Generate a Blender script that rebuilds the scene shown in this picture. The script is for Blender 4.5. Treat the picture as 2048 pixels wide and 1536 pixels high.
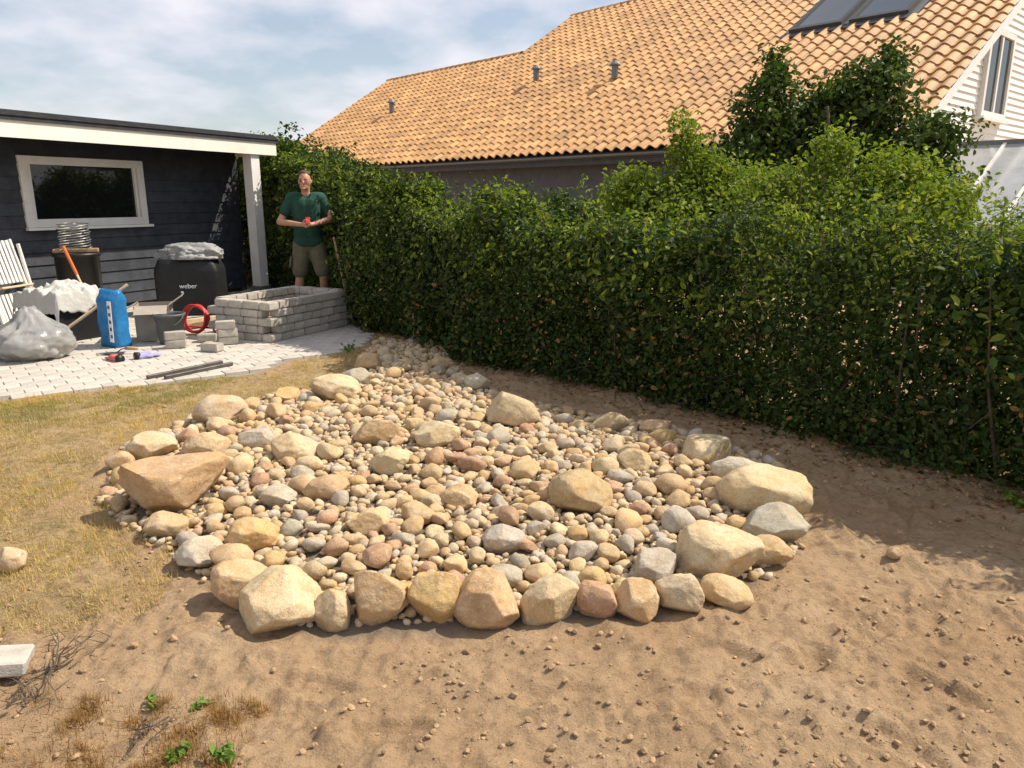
import bpy, bmesh, math, random
import numpy as np
from mathutils import Vector, Matrix, Euler

random.seed(7)
RNG = np.random.default_rng(11)
S = bpy.context.scene
for o in list(bpy.data.objects):
    bpy.data.objects.remove(o)
COL = S.collection
PI = math.pi
rad = math.radians

# ------------------------------------------------------------------ camera
cam_d = bpy.data.cameras.new('camera')
cam_d.sensor_width = 36.0
cam_d.lens = 36.0 * 1500 / 2048
cam_d.clip_start = 0.05
cam_d.clip_end = 600
cam = bpy.data.objects.new('camera', cam_d)
COL.objects.link(cam)
cam.location = (0, 0, 1.5)
cam.rotation_euler = (rad(90 - 13.86), 0, 0)
S.camera = cam

# ------------------------------------------------------------------ sky and sun
SUN_AZ, SUN_EL = 76.0, 50.0
W = bpy.data.worlds.new('World')
S.world = W
W.use_nodes = True
nt = W.node_tree
nt.nodes.clear()
N = nt.nodes.new
out = N('ShaderNodeOutputWorld')
bg = N('ShaderNodeBackground')
bg.inputs['Strength'].default_value = 0.1
sky = N('ShaderNodeTexSky')
sky.sky_type = 'NISHITA'
sky.sun_disc = False
sky.sun_elevation = rad(SUN_EL)
sky.sun_rotation = rad(SUN_AZ)
sky.air_density = 1.2
sky.dust_density = 0.9
sky.ozone_density = 2.0
tc = N('ShaderNodeTexCoord')
sep = N('ShaderNodeSeparateXYZ')
nt.links.new(tc.outputs['Generated'], sep.inputs[0])
addz = N('ShaderNodeMath'); addz.operation = 'ADD'; addz.inputs[1].default_value = 0.28
nt.links.new(sep.outputs['Z'], addz.inputs[0])
dx = N('ShaderNodeMath'); dx.operation = 'DIVIDE'
dy = N('ShaderNodeMath'); dy.operation = 'DIVIDE'
nt.links.new(sep.outputs['X'], dx.inputs[0]); nt.links.new(addz.outputs[0], dx.inputs[1])
nt.links.new(sep.outputs['Y'], dy.inputs[0]); nt.links.new(addz.outputs[0], dy.inputs[1])
comb = N('ShaderNodeCombineXYZ')
nt.links.new(dx.outputs[0], comb.inputs[0]); nt.links.new(dy.outputs[0], comb.inputs[1])
cn = N('ShaderNodeTexNoise')
cn.inputs['Scale'].default_value = 2.1
cn.inputs['Detail'].default_value = 7
cn.inputs['Roughness'].default_value = 0.52
nt.links.new(comb.outputs[0], cn.inputs['Vector'])
cr = N('ShaderNodeValToRGB')
cr.color_ramp.elements[0].position = 0.40
cr.color_ramp.elements[0].color = (0.26, 0.26, 0.26, 1)
cr.color_ramp.elements[1].position = 0.62
cr.color_ramp.elements[1].color = (0.95, 0.95, 0.95, 1)
nt.links.new(cn.outputs['Fac'], cr.inputs[0])
cm = N('ShaderNodeMix'); cm.data_type = 'RGBA'
nt.links.new(cr.outputs[0], cm.inputs['Factor'])
nt.links.new(sky.outputs[0], cm.inputs['A'])
cm.inputs['B'].default_value = (7.7, 7.55, 8.1, 1)
nt.links.new(cm.outputs['Result'], bg.inputs['Color'])
nt.links.new(bg.outputs[0], out.inputs['Surface'])

sd = bpy.data.lights.new('sun', 'SUN')
sd.energy = 4.9
sd.angle = rad(0.55)
sd.color = (1.0, 0.91, 0.78)
sun = bpy.data.objects.new('sun', sd)
COL.objects.link(sun)
az, el = rad(SUN_AZ), rad(SUN_EL)
sun_dir = Vector((math.sin(az) * math.cos(el), math.cos(az) * math.cos(el), math.sin(el)))
sun.rotation_euler = (-sun_dir).to_track_quat('-Z', 'Y').to_euler()
sun.location = (6, 2, 9)

S.view_settings.view_transform = 'Standard'
S.view_settings.look = 'None'
S.view_settings.exposure = 0.3
S.view_settings.gamma = 1.0
S.view_settings.use_curve_mapping = False

# ================================================================== helpers
def link(o, parent=None):
    COL.objects.link(o)
    if parent is not None:
        o.parent = parent
    return o

def tag(o, label=None, cat=None, group=None, kind=None):
    if label: o['label'] = label
    if cat: o['category'] = cat
    if group: o['group'] = group
    if kind: o['kind'] = kind
    return o

def empty(name, loc, rz=0.0, label=None, cat=None, group=None):
    e = bpy.data.objects.new(name, None)
    e.empty_display_size = 0.1
    e.location = loc
    e.rotation_euler = (0, 0, rz)
    COL.objects.link(e)
    return tag(e, label, cat, group)

def mesh_np(name, V, F, smooth=False):
    """V (n,3) array, F list of faces or (m,k) int array."""
    me = bpy.data.meshes.new(name)
    if isinstance(F, np.ndarray):
        m, k = F.shape
        me.vertices.add(len(V))
        me.vertices.foreach_set('co', np.ascontiguousarray(V, dtype=np.float32).ravel())
        me.loops.add(m * k)
        me.loops.foreach_set('vertex_index', np.ascontiguousarray(F, dtype=np.int32).ravel())
        me.polygons.add(m)
        me.polygons.foreach_set('loop_start', np.arange(0, m * k, k, dtype=np.int32))
        me.update(calc_edges=True)
    else:
        me.from_pydata([tuple(v) for v in V], [], [tuple(f) for f in F])
        me.update()
    if not smooth:
        me.shade_flat()
    else:
        me.polygons.foreach_set('use_smooth', np.ones(len(me.polygons), dtype=bool))
    me.validate()
    return me

def obj(name, me, mat=None, parent=None, loc=(0, 0, 0), rot=(0, 0, 0), scale=(1, 1, 1)):
    o = bpy.data.objects.new(name, me)
    if mat is not None and len(me.materials) == 0:
        me.materials.append(mat)
    o.location = loc
    o.rotation_euler = rot
    o.scale = scale
    return link(o, parent)

class MB:
    """collects shapes for one mesh"""
    def __init__(s):
        s.v = []; s.f = []
    def add(s, V, F):
        b = len(s.v)
        s.v.extend([tuple(p) for p in V])
        s.f.extend([tuple(i + b for i in f) for f in F])
        return s
    def box(s, c, size, rot=None, bevel=0.0):
        bm = bmesh.new()
        bmesh.ops.create_cube(bm, size=1.0)
        for v in bm.verts:
            v.co = Vector((v.co.x * size[0], v.co.y * size[1], v.co.z * size[2]))
        if bevel > 0:
            bmesh.ops.bevel(bm, geom=list(bm.edges), offset=bevel, segments=1, affect='EDGES')
        M = Matrix.Translation(Vector(c))
        if rot is not None:
            M = M @ (rot if isinstance(rot, Matrix) else Euler(rot).to_matrix().to_4x4())
        bm.transform(M)
        bm.verts.index_update()
        s.add([v.co[:] for v in bm.verts], [[v.index for v in f.verts] for f in bm.faces])
        bm.free()
        return s
    def tube(s, pts, rs, n=8, caps=True):
        pts = [Vector(p) for p in pts]
        if not hasattr(rs, '__len__'):
            rs = [rs] * len(pts)
        rings = []
        prev = None
        V = []; F = []
        for i, p in enumerate(pts):
            t = (pts[min(i + 1, len(pts) - 1)] - pts[max(i - 1, 0)])
            if t.length < 1e-9: t = Vector((0, 0, 1))
            t.normalize()
            if prev is None:
                a = t.orthogonal().normalized()
            else:
                a = (prev - t * prev.dot(t))
                a = a.normalized() if a.length > 1e-6 else t.orthogonal().normalized()
            prev = a
            b = t.cross(a)
            for k in range(n):
                w = 2 * PI * k / n
                V.append(p + (a * math.cos(w) + b * math.sin(w)) * rs[i])
        for i in range(len(pts) - 1):
            for k in range(n):
                k2 = (k + 1) % n
                F.append((i * n + k, i * n + k2, (i + 1) * n + k2, (i + 1) * n + k))
        if caps:
            F.append(tuple(reversed(range(n))))
            F.append(tuple((len(pts) - 1) * n + k for k in range(n)))
        return s.add(V, F)
    def lathe(s, prof, n=20, c=(0, 0, 0)):
        V = []; F = []
        for r, z in prof:
            for k in range(n):
                w = 2 * PI * k / n
                V.append((c[0] + r * math.cos(w), c[1] + r * math.sin(w), c[2] + z))
        for i in range(len(prof) - 1):
            for k in range(n):
                k2 = (k + 1) % n
                F.append((i * n + k, i * n + k2, (i + 1) * n + k2, (i + 1) * n + k))
        return s.add(V, F)
    def mesh(s, name, smooth=False):
        return mesh_np(name, s.v, s.f, smooth)
    def build(s, name, mat, parent=None, smooth=False, loc=(0, 0, 0), rot=(0, 0, 0)):
        return obj(name, s.mesh(name, smooth), mat, parent, loc, rot)

# value noise --------------------------------------------------------------
def _hash(i, j, k, seed):
    h = (i * 374761393 + j * 668265263 + k * 2147483647 + seed * 974711) & 0xffffffff
    h = ((h ^ (h >> 13)) * 1274126177) & 0xffffffff
    h = (h ^ (h >> 16)) & 0xffffffff
    return h / 4294967295.0

def vnoise(P, seed=0):
    P = np.asarray(P, dtype=np.float64)
    i = np.floor(P).astype(np.int64)
    f = P - i
    f = f * f * (3 - 2 * f)
    r = 0
    for a in (0, 1):
        for b in (0, 1):
            for c in (0, 1):
                w = (f[:, 0] if a else 1 - f[:, 0]) * (f[:, 1] if b else 1 - f[:, 1]) * (f[:, 2] if c else 1 - f[:, 2])
                r = r + w * _hash(i[:, 0] + a, i[:, 1] + b, i[:, 2] + c, seed)
    return r * 2 - 1

def fbm(P, oct=4, seed=0, gain=0.5):
    r = 0; a = 1.0
    P = np.asarray(P, dtype=np.float64)
    for o in range(oct):
        r = r + a * vnoise(P * (2 ** o) + 13.7 * o, seed + o)
        a *= gain
    return r

def inpoly(x, y, poly):
    x = np.asarray(x, float); y = np.asarray(y, float)
    c = np.zeros(x.shape, bool)
    n = len(poly)
    for i in range(n):
        x1, y1 = poly[i]; x2, y2 = poly[(i + 1) % n]
        if y1 == y2: continue
        t = ((y1 > y) != (y2 > y)) & (x < (x2 - x1) * (y - y1) / (y2 - y1) + x1)
        c ^= t
    return c

def polydist(x, y, poly):
    d = np.full(np.shape(x), 1e9)
    n = len(poly)
    for i in range(n):
        x1, y1 = poly[i]; x2, y2 = poly[(i + 1) % n]
        ex, ey = x2 - x1, y2 - y1
        t = np.clip(((x - x1) * ex + (y - y1) * ey) / (ex * ex + ey * ey), 0, 1)
        d = np.minimum(d, np.hypot(x - x1 - t * ex, y - y1 - t * ey))
    return d

def sdist(x, y, poly):
    d = polydist(x, y, poly)
    return np.where(inpoly(x, y, poly), d, -d)

def smooth01(t):
    t = np.clip(t, 0, 1)
    return t * t * (3 - 2 * t)

# materials ---------------------------------------------------------------
def newmat(name):
    m = bpy.data.materials.new(name)
    m.use_nodes = True
    t = m.node_tree
    t.nodes.clear()
    return m, t, t.nodes.new, t.links.new

def bump(t, height, strength, dist=0.01):
    b = t.nodes.new('ShaderNodeBump')
    b.inputs['Strength'].default_value = strength
    b.inputs['Distance'].default_value = dist
    t.links.new(height, b.inputs['Height'])
    return b.outputs[0]

def noise_node(t, scale, detail=4, rough=0.55, coord='Object', vec=None):
    n = t.nodes.new('ShaderNodeTexNoise')
    n.inputs['Scale'].default_value = scale
    n.inputs['Detail'].default_value = detail
    n.inputs['Roughness'].default_value = rough
    if vec is None:
        c = t.nodes.new('ShaderNodeTexCoord')
        vec = c.outputs[coord]
    t.links.new(vec, n.inputs['Vector'])
    return n.outputs['Fac']

def ramp(t, fac, stops):
    r = t.nodes.new('ShaderNodeValToRGB')
    el = r.color_ramp.elements
    while len(el) < len(stops): el.new(0.5)
    for e, (p, c) in zip(el, stops):
        e.position = p
        e.color = (*c, 1)
    t.links.new(fac, r.inputs[0])
    return r.outputs[0]

def mixc(t, fac, a, b, mode='MIX'):
    m = t.nodes.new('ShaderNodeMix')
    m.data_type = 'RGBA'
    m.blend_type = mode
    for s, v in (('Factor', fac), ('A', a), ('B', b)):
        if isinstance(v, (int, float)):
            m.inputs[s].default_value = v
        elif isinstance(v, tuple):
            m.inputs[s].default_value = (*v, 1)
        else:
            t.links.new(v, m.inputs[s])
    return m.outputs['Result']

def pbr(name, col, rough=0.6, var=0.12, scale=8.0, bumps=None, metallic=0.0, spec=0.4, coord='Object', objrand=0.0, island=0.0, bdist=0.01):
    """colour with grain, optional bump [(scale, strength)], per object/island variation."""
    m, t, N, L = newmat(name)
    o = N('ShaderNodeOutputMaterial')
    p = N('ShaderNodeBsdfPrincipled')
    p.inputs['Roughness'].default_value = rough
    p.inputs['Metallic'].default_value = metallic
    p.inputs['Specular IOR Level'].default_value = spec
    f = noise_node(t, scale, 5, 0.6, coord)
    lo = tuple(max(0, c * (1 - var)) for c in col)
    hi = tuple(min(1, c * (1 + var)) for c in col)
    c = ramp(t, f, [(0.3, lo), (0.7, hi)])
    if objrand or island:
        hsv = N('ShaderNodeHueSaturation')
        mr = N('ShaderNodeMapRange')
        if objrand:
            oi = N('ShaderNodeObjectInfo'); src = oi.outputs['Random']; amp = objrand
        else:
            g = N('ShaderNodeNewGeometry'); src = g.outputs['Random Per Island']; amp = island
        mr.inputs['To Min'].default_value = 1 - amp
        mr.inputs['To Max'].default_value = 1 + amp
        L(src, mr.inputs['Value'])
        L(mr.outputs[0], hsv.inputs['Value'])
        L(c, hsv.inputs['Color'])
        c = hsv.outputs[0]
    L(c, p.inputs['Base Color'])
    if bumps:
        h = None
        for sc, st in bumps:
            nf = noise_node(t, sc, 4, 0.6, coord)
            b = N('ShaderNodeBump')
            b.inputs['Strength'].default_value = st
            b.inputs['Distance'].default_value = bdist
            L(nf, b.inputs['Height'])
            if h is not None: L(h, b.inputs['Normal'])
            h = b.outputs[0]
        L(h, p.inputs['Normal'])
    L(p.outputs[0], o.inputs[0])
    return m

def leafmat(name, stops, trans=0.35, rough=0.58):
    m, t, N, L = newmat(name)
    o = N('ShaderNodeOutputMaterial')
    g = N('ShaderNodeNewGeometry')
    c = ramp(t, g.outputs['Random Per Island'], stops)
    f = noise_node(t, 1.7, 3, 0.6)
    c2 = mixc(t, ramp(t, f, [(0.35, (0.0, 0.0, 0.0)), (0.65, (1, 1, 1))]), c, mixc(t, 1.0, c, (1.25, 1.12, 0.7), 'MULTIPLY'))
    p = N('ShaderNodeBsdfPrincipled')
    p.inputs['Roughness'].default_value = rough
    p.inputs['Specular IOR Level'].default_value = 0.22
    L(c2, p.inputs['Base Color'])
    tr = N('ShaderNodeBsdfTranslucent')
    L(mixc(t, 1.0, c2, (1.5, 1.6, 0.6), 'MULTIPLY'), tr.inputs['Color'])
    mx = N('ShaderNodeMixShader')
    mx.inputs[0].default_value = trans
    L(p.outputs[0], mx.inputs[1]); L(tr.outputs[0], mx.inputs[2])
    L(mx.outputs[0], o.inputs[0])
    return m

def rockmat(name, rand='object'):
    m, t, N, L = newmat(name)
    o = N('ShaderNodeOutputMaterial')
    p = N('ShaderNodeBsdfPrincipled')
    p.inputs['Roughness'].default_value = 0.82
    p.inputs['Specular IOR Level'].default_value = 0.25
    if rand == 'object':
        base = N('ShaderNodeObjectInfo').outputs['Color']
    else:
        src = N('ShaderNodeNewGeometry').outputs['Random Per Island']
        base = ramp(t, src, [(0.0, (0.62, 0.49, 0.30)), (0.2, (0.52, 0.38, 0.20)), (0.36, (0.68, 0.56, 0.37)), (0.48, (0.48, 0.43, 0.36)),
                             (0.62, (0.60, 0.45, 0.25)), (0.74, (0.52, 0.34, 0.21)), (0.86, (0.66, 0.54, 0.37)), (1.0, (0.56, 0.46, 0.31))])
    geo = N('ShaderNodeNewGeometry')
    pos = geo.outputs['Position']
    n1 = noise_node(t, 11, 6, 0.66, vec=pos)
    n2 = noise_node(t, 210, 3, 0.75, vec=pos)
    n3 = noise_node(t, 48, 6, 0.68, vec=pos)
    n4 = noise_node(t, 17, 4, 0.7, vec=pos)
    n5 = noise_node(t, 7, 3, 0.55, vec=pos)
    def bw(f, a, b, hi=1.0):
        return ramp(t, f, [(a, (0, 0, 0)), (b, (hi, hi, hi))])
    c = mixc(t, bw(n1, 0.40, 0.68, 0.8), base, mixc(t, 1.0, base, (0.66, 0.55, 0.40), 'MULTIPLY'))
    c = mixc(t, bw(n5, 0.50, 0.66, 0.5), c, mixc(t, 1.0, base, (1.08, 0.92, 0.66), 'MULTIPLY'))
    # weathered pale skin, worn off in places
    c = mixc(t, bw(n3, 0.54, 0.66, 0.7), c, mixc(t, 0.45, base, (0.72, 0.65, 0.53)))
    # veins
    vr = N('ShaderNodeValToRGB'); L(n4, vr.inputs[0])
    els = vr.color_ramp.elements
    els[0].position = 0.485; els[0].color = (0, 0, 0, 1); els[1].position = 0.515; els[1].color = (0, 0, 0, 1)
    e_ = els.new(0.5); e_.color = (0.55, 0.55, 0.55, 1)
    c = mixc(t, vr.outputs[0], c, (0.30, 0.21, 0.13))
    # mineral grain, dark and light
    c = mixc(t, ramp(t, n2, [(0.30, (0.85, 0.85, 0.85)), (0.43, (0, 0, 0))]), c, mixc(t, 1.0, base, (0.40, 0.34, 0.28), 'MULTIPLY'))
    c = mixc(t, bw(n2, 0.60, 0.70, 0.6), c, (0.74, 0.68, 0.58))
    L(c, p.inputs['Base Color'])
    b1 = N('ShaderNodeBump'); b1.inputs['Strength'].default_value = 0.8; b1.inputs['Distance'].default_value = 0.008
    L(n3, b1.inputs['Height'])
    b2 = N('ShaderNodeBump'); b2.inputs['Strength'].default_value = 0.6; b2.inputs['Distance'].default_value = 0.0025
    L(n2, b2.inputs['Height']); L(b1.outputs[0], b2.inputs['Normal'])
    L(b2.outputs[0], p.inputs['Normal'])
    L(p.outputs[0], o.inputs[0])
    return m

M = {}
M['rock'] = rockmat('stone')
M['gravel'] = rockmat('pebbles', 'island')
M['shed_board'] = pbr('dark_painted_board', (0.042, 0.046, 0.056), 0.62, 0.35, 6, [(40, 0.25)], objrand=0.16)
M['white_paint'] = pbr('white_paint', (0.78, 0.76, 0.70), 0.5, 0.06, 5, [(30, 0.08)])
M['cream_fascia'] = pbr('cream_fascia', (0.80, 0.76, 0.66), 0.5, 0.05, 3, [(20, 0.06)])
M['roof_felt'] = pbr('roof_felt', (0.035, 0.036, 0.04), 0.85, 0.3, 9, [(90, 0.3)])
M['tile'] = pbr('clay_tile', (0.56, 0.315, 0.13), 0.68, 0.22, 2.4, [(60, 0.2)], objrand=0.2)
def weather(m, dark, scale=0.55, lo=0.52, hi=0.75, amt=0.55):
    t = m.node_tree
    p = next(n for n in t.nodes if n.type == 'BSDF_PRINCIPLED')
    src = p.inputs['Base Color'].links[0].from_socket
    g = t.nodes.new('ShaderNodeNewGeometry')
    f1 = noise_node(t, scale, 6, 0.68, vec=g.outputs['Position'])
    f2 = noise_node(t, scale * 9, 5, 0.7, vec=g.outputs['Position'])
    mm = t.nodes.new('ShaderNodeMath'); mm.operation = 'MULTIPLY_ADD'
    t.links.new(f2, mm.inputs[0]); mm.inputs[1].default_value = 0.45
    t.links.new(f1, mm.inputs[2])
    c = mixc(t, ramp(t, mm.outputs[0], [(lo + 0.2, (0, 0, 0)), (hi + 0.2, (amt, amt, amt))]), src, dark)
    t.links.new(c, p.inputs['Base Color'])
M['tile_far'] = pbr('clay_tile_far', (0.56, 0.315, 0.13), 0.68, 0.22, 2.4, [(60, 0.2)], island=0.2)
weather(M['tile'], (0.20, 0.13, 0.07)); weather(M['tile_far'], (0.20, 0.13, 0.07))
weather(M['shed_board'], (0.11, 0.10, 0.085), 1.5, 0.56, 0.8, 0.4)
weather(M['cream_fascia'], (0.45, 0.41, 0.33), 1.3, 0.55, 0.8, 0.35)
weather(M['white_paint'], (0.45, 0.42, 0.36), 2.2, 0.58, 0.8, 0.4)
M['clapboard'] = pbr('white_clapboard', (0.80, 0.78, 0.73), 0.55, 0.05, 4, objrand=0.04)
M['pale_brick'] = pbr('pale_brick', (0.55, 0.51, 0.45), 0.85, 0.2, 14, [(60, 0.4)], objrand=0.12)
M['grey_wall'] = pbr('dark_grey_wall', (0.10, 0.10, 0.105), 0.8, 0.2, 5, [(30, 0.2)])
M['mortar'] = pbr('mortar', (0.26, 0.245, 0.22), 0.9, 0.2, 20)
M['soffit'] = pbr('dark_soffit', (0.06, 0.062, 0.065), 0.7, 0.2, 6)
M['gutter'] = pbr('grey_gutter', (0.17, 0.175, 0.18), 0.45, 0.1, 6, metallic=0.3)
M['block'] = pbr('tumbled_block', (0.44, 0.405, 0.345), 0.88, 0.22, 12, [(40, 0.5), (160, 0.3)], objrand=0.15, bdist=0.006)
M['paver'] = pbr('paver', (0.50, 0.455, 0.39), 0.86, 0.16, 9, [(150, 0.3)], objrand=0.09, bdist=0.003)
M['paver_far'] = pbr('paver_far', (0.50, 0.455, 0.39), 0.86, 0.16, 9, [(150, 0.3)], island=0.09, bdist=0.003)
M['wood'] = pbr('weathered_wood', (0.36, 0.24, 0.13), 0.75, 0.3, 18, [(60, 0.3)], objrand=0.15)
M['pale_wood'] = pbr('pale_timber', (0.62, 0.47, 0.29), 0.7, 0.18, 12, [(50, 0.2)], objrand=0.12)
M['bark'] = pbr('bark', (0.10, 0.075, 0.05), 0.9, 0.4, 14, [(40, 0.6)])
M['black_plastic'] = pbr('black_plastic', (0.015, 0.015, 0.016), 0.45, 0.2, 10)
M['black_vinyl'] = pbr('black_vinyl', (0.012, 0.012, 0.012), 0.55, 0.3, 7, [(9, 0.5)], bdist=0.02)
M['grey_tarp'] = pbr('grey_tarp', (0.30, 0.30, 0.29), 0.55, 0.2, 8, [(14, 0.6)], bdist=0.02)
M['white_cloth'] = pbr('white_cloth', (0.52, 0.505, 0.46), 0.8, 0.06, 8, [(12, 0.5)], bdist=0.02)
M['blue_plastic'] = pbr('blue_sack', (0.02, 0.18, 0.42), 0.45, 0.2, 10, [(18, 0.5)], bdist=0.015)
M['white_print'] = pbr('white_print', (0.78, 0.78, 0.76), 0.6, 0.04, 10)
M['grey_print'] = pbr('grey_print', (0.10, 0.11, 0.14), 0.6, 0.04, 10)
M['cardboard'] = pbr('cardboard', (0.36, 0.31, 0.25), 0.85, 0.12, 10)
M['grey_bucket'] = pbr('grey_bucket', (0.11, 0.115, 0.115), 0.5, 0.15, 10)
M['red_rubber'] = pbr('red_rubber', (0.50, 0.035, 0.035), 0.4, 0.15, 10)
M['orange'] = pbr('orange_plastic', (0.62, 0.14, 0.02), 0.45, 0.1, 10)
M['yellow'] = pbr('yellow_plastic', (0.70, 0.45, 0.04), 0.45, 0.1, 10)
M['steel'] = pbr('steel', (0.34, 0.33, 0.31), 0.4, 0.2, 12, metallic=0.7)
M['dark_steel'] = pbr('dark_steel', (0.12, 0.11, 0.10), 0.5, 0.3, 12, metallic=0.6)
M['pink_glove'] = pbr('pink_glove', (0.58, 0.14, 0.13), 0.85, 0.2, 20, [(40, 0.3)])
M['violet_glove'] = pbr('violet_glove', (0.36, 0.33, 0.55), 0.85, 0.2, 20, [(40, 0.3)])
M['skin'] = pbr('skin', (0.50, 0.26, 0.165), 0.55, 0.1, 14, [(120, 0.1)])
M['shirt'] = pbr('green_shirt', (0.013, 0.058, 0.036), 0.85, 0.2, 12, [(16, 0.6)], bdist=0.012)
M['shorts'] = pbr('olive_shorts', (0.125, 0.115, 0.07), 0.88, 0.2, 12, [(14, 0.6)], bdist=0.012)
M['hair'] = pbr('brown_hair', (0.07, 0.035, 0.02), 0.6, 0.4, 60, [(90, 0.8)])
M['boot'] = pbr('boot', (0.06, 0.045, 0.035), 0.7, 0.2, 20)
M['eye'] = pbr('eye', (0.03, 0.02, 0.015), 0.2, 0.0, 5)
M['soil_clod'] = pbr('soil_clod', (0.35, 0.235, 0.13), 0.95, 0.25, 30, [(80, 0.4)], island=0.25)
M['straw'] = leafmat('straw', [(0.0, (0.52, 0.38, 0.19)), (0.35, (0.42, 0.29, 0.13)), (0.62, (0.60, 0.46, 0.25)), (0.8, (0.30, 0.27, 0.10)), (1.0, (0.20, 0.24, 0.07))], 0.2, 0.7)
M['leaf_hedge'] = leafmat('leaf_hedge', [(0.0, (0.016, 0.036, 0.010)), (0.45, (0.030, 0.060, 0.014)), (0.8, (0.055, 0.092, 0.020)), (1.0, (0.10, 0.125, 0.032))], 0.25)
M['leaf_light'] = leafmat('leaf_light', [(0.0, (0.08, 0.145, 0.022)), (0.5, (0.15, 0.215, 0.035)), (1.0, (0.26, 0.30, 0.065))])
M['leaf_dark'] = leafmat('leaf_dark', [(0.0, (0.030, 0.062, 0.017)), (0.6, (0.055, 0.098, 0.025)), (1.0, (0.11, 0.155, 0.04))], 0.25, 0.5)
M['leaf_brown'] = leafmat('leaf_brown', [(0.0, (0.16, 0.08, 0.03)), (0.6, (0.26, 0.15, 0.06)), (1.0, (0.34, 0.24, 0.11))], 0.15, 0.7)
M['weed'] = leafmat('weed', [(0.0, (0.10, 0.19, 0.04)), (1.0, (0.18, 0.27, 0.07))])

def glassmat(name, col, rough=0.03):
    m, t, N, L = newmat(name)
    o = N('ShaderNodeOutputMaterial')
    p = N('ShaderNodeBsdfPrincipled')
    f = noise_node(t, 2.5, 3, 0.5)
    L(ramp(t, f, [(0.3, tuple(c * 0.7 for c in col)), (0.7, col)]), p.inputs['Base Color'])
    p.inputs['Roughness'].default_value = rough
    p.inputs['Specular IOR Level'].default_value = 0.6
    L(p.outputs[0], o.inputs[0])
    return m
M['window_glass'] = glassmat('window_glass', (0.012, 0.014, 0.013))
M['skylight_glass'] = glassmat('skylight_glass', (0.03, 0.045, 0.06), 0.05)

def polyglass(name):
    m, t, N, L = newmat(name)
    o = N('ShaderNodeOutputMaterial')
    p = N('ShaderNodeBsdfPrincipled')
    f = noise_node(t, 3.0, 4, 0.6)
    L(ramp(t, f, [(0.3, (0.50, 0.52, 0.52)), (0.7, (0.66, 0.67, 0.66))]), p.inputs['Base Color'])
    p.inputs['Roughness'].default_value = 0.12
    p.inputs['Transmission Weight'].default_value = 0.35
    L(p.outputs[0], o.inputs[0])
    return m
M['poly_glass'] = polyglass('polycarbonate')

def plasticbag(name):
    m, t, N, L = newmat(name)
    o = N('ShaderNodeOutputMaterial')
    p = N('ShaderNodeBsdfPrincipled')
    f = noise_node(t, 5.0, 4, 0.6)
    L(ramp(t, f, [(0.3, (0.30, 0.30, 0.29)), (0.7, (0.47, 0.455, 0.42))]), p.inputs['Base Color'])
    p.inputs['Roughness'].default_value = 0.22
    p.inputs['Transmission Weight'].default_value = 0.25
    p.inputs['Coat Weight'].default_value = 0.5
    h = noise_node(t, 26, 3, 0.6)
    L(bump(t, h, 0.5, 0.01), p.inputs['Normal'])
    L(p.outputs[0], o.inputs[0])
    return m
M['bag'] = plasticbag('plastic_bag')

# ================================================================== the ground
BED = [(-1.45,7.38),(-1.39,6.35),(-1.42,5.84),(-1.78,5.78),(-1.84,5.55),(-2.01,5.34),(-2.25,5.05),(-2.38,4.45),(-2.31,4.12),(-2.10,3.59),(-1.81,3.28),(-1.45,2.97),(-1.14,2.64),(-0.95,2.43),(-0.82,2.36),(-0.33,2.36),(0.04,2.41),(0.44,2.44),(0.70,2.53),(0.95,2.68),(1.25,3.03),(1.53,3.74),(1.51,4.23),(1.30,4.51),(0.88,4.89),(0.56,5.09),(0.24,5.33),(-0.02,5.54),(-0.27,5.99),(-0.54,6.61),(-0.65,7.38),(-0.88,7.94),(-1.43,7.97)]
PATIO = [(-7.5,3.2),(-4.6,5.25),(-3.93,5.57),(-3.28,5.93),(-2.85,6.08),(-2.56,6.34),(-2.33,6.43),(-2.21,6.67),(-2.15,7.05),(-1.87,7.24),(-1.64,7.53),(-1.55,8.2),(-1.95,9.3),(-2.6,10.6),(-3.6,12.2),(-4.45,12.82),(-8.0,5.6)]
LAWN = [(-12,2.2),(-1.95,2.3),(-1.55,2.62),(-1.62,3.1),(-2.05,3.5),(-2.3,4.0),(-2.45,4.45),(-2.3,5.05),(-1.9,5.6),(-1.45,5.9),(-1.35,6.6),(-1.4,7.4),(-1.55,7.6),(-1.87,7.24),(-2.15,7.05),(-2.21,6.67),(-2.33,6.43),(-2.56,6.34),(-2.85,6.08),(-3.28,5.93),(-3.93,5.57),(-7.5,3.3),(-12,3.0)]
HEDGE = [(3.45,2.9,1.25),(2.9,3.85,1.25),(1.98,4.98,1.30),(0.92,6.18,1.34),(-0.2,7.15,1.36),(-0.98,8.35,1.42),(-1.6,9.25,1.55),(-2.0,10.4,1.75),(-2.8,11.6,1.95),(-3.85,13.0,2.1),(-4.9,14.3,2.1)]

def axis(parts):
    a = []
    for lo, hi, st in parts:
        a.extend(np.arange(lo, hi, st).tolist())
    a.append(parts[-1][1])
    return np.array(a)
gx = axis([(-160, -40, 20), (-40, -8, 3), (-8, -4, 0.2), (-4, -2.2, 0.03), (-2.2, 2.9, 0.0135), (2.9, 8, 0.2), (8, 40, 3), (40, 160, 20)])
gy = axis([(-60, -10, 10), (-10, 1, 1), (1, 1.5, 0.1), (1.5, 3.4, 0.0135), (3.4, 5.5, 0.026), (5.5, 9, 0.06), (9, 16, 0.3), (16, 60, 3), (60, 200, 20)])
GX, GY = np.meshgrid(gx, gy)
gxf, gyf = GX.ravel(), GY.ravel()

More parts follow.
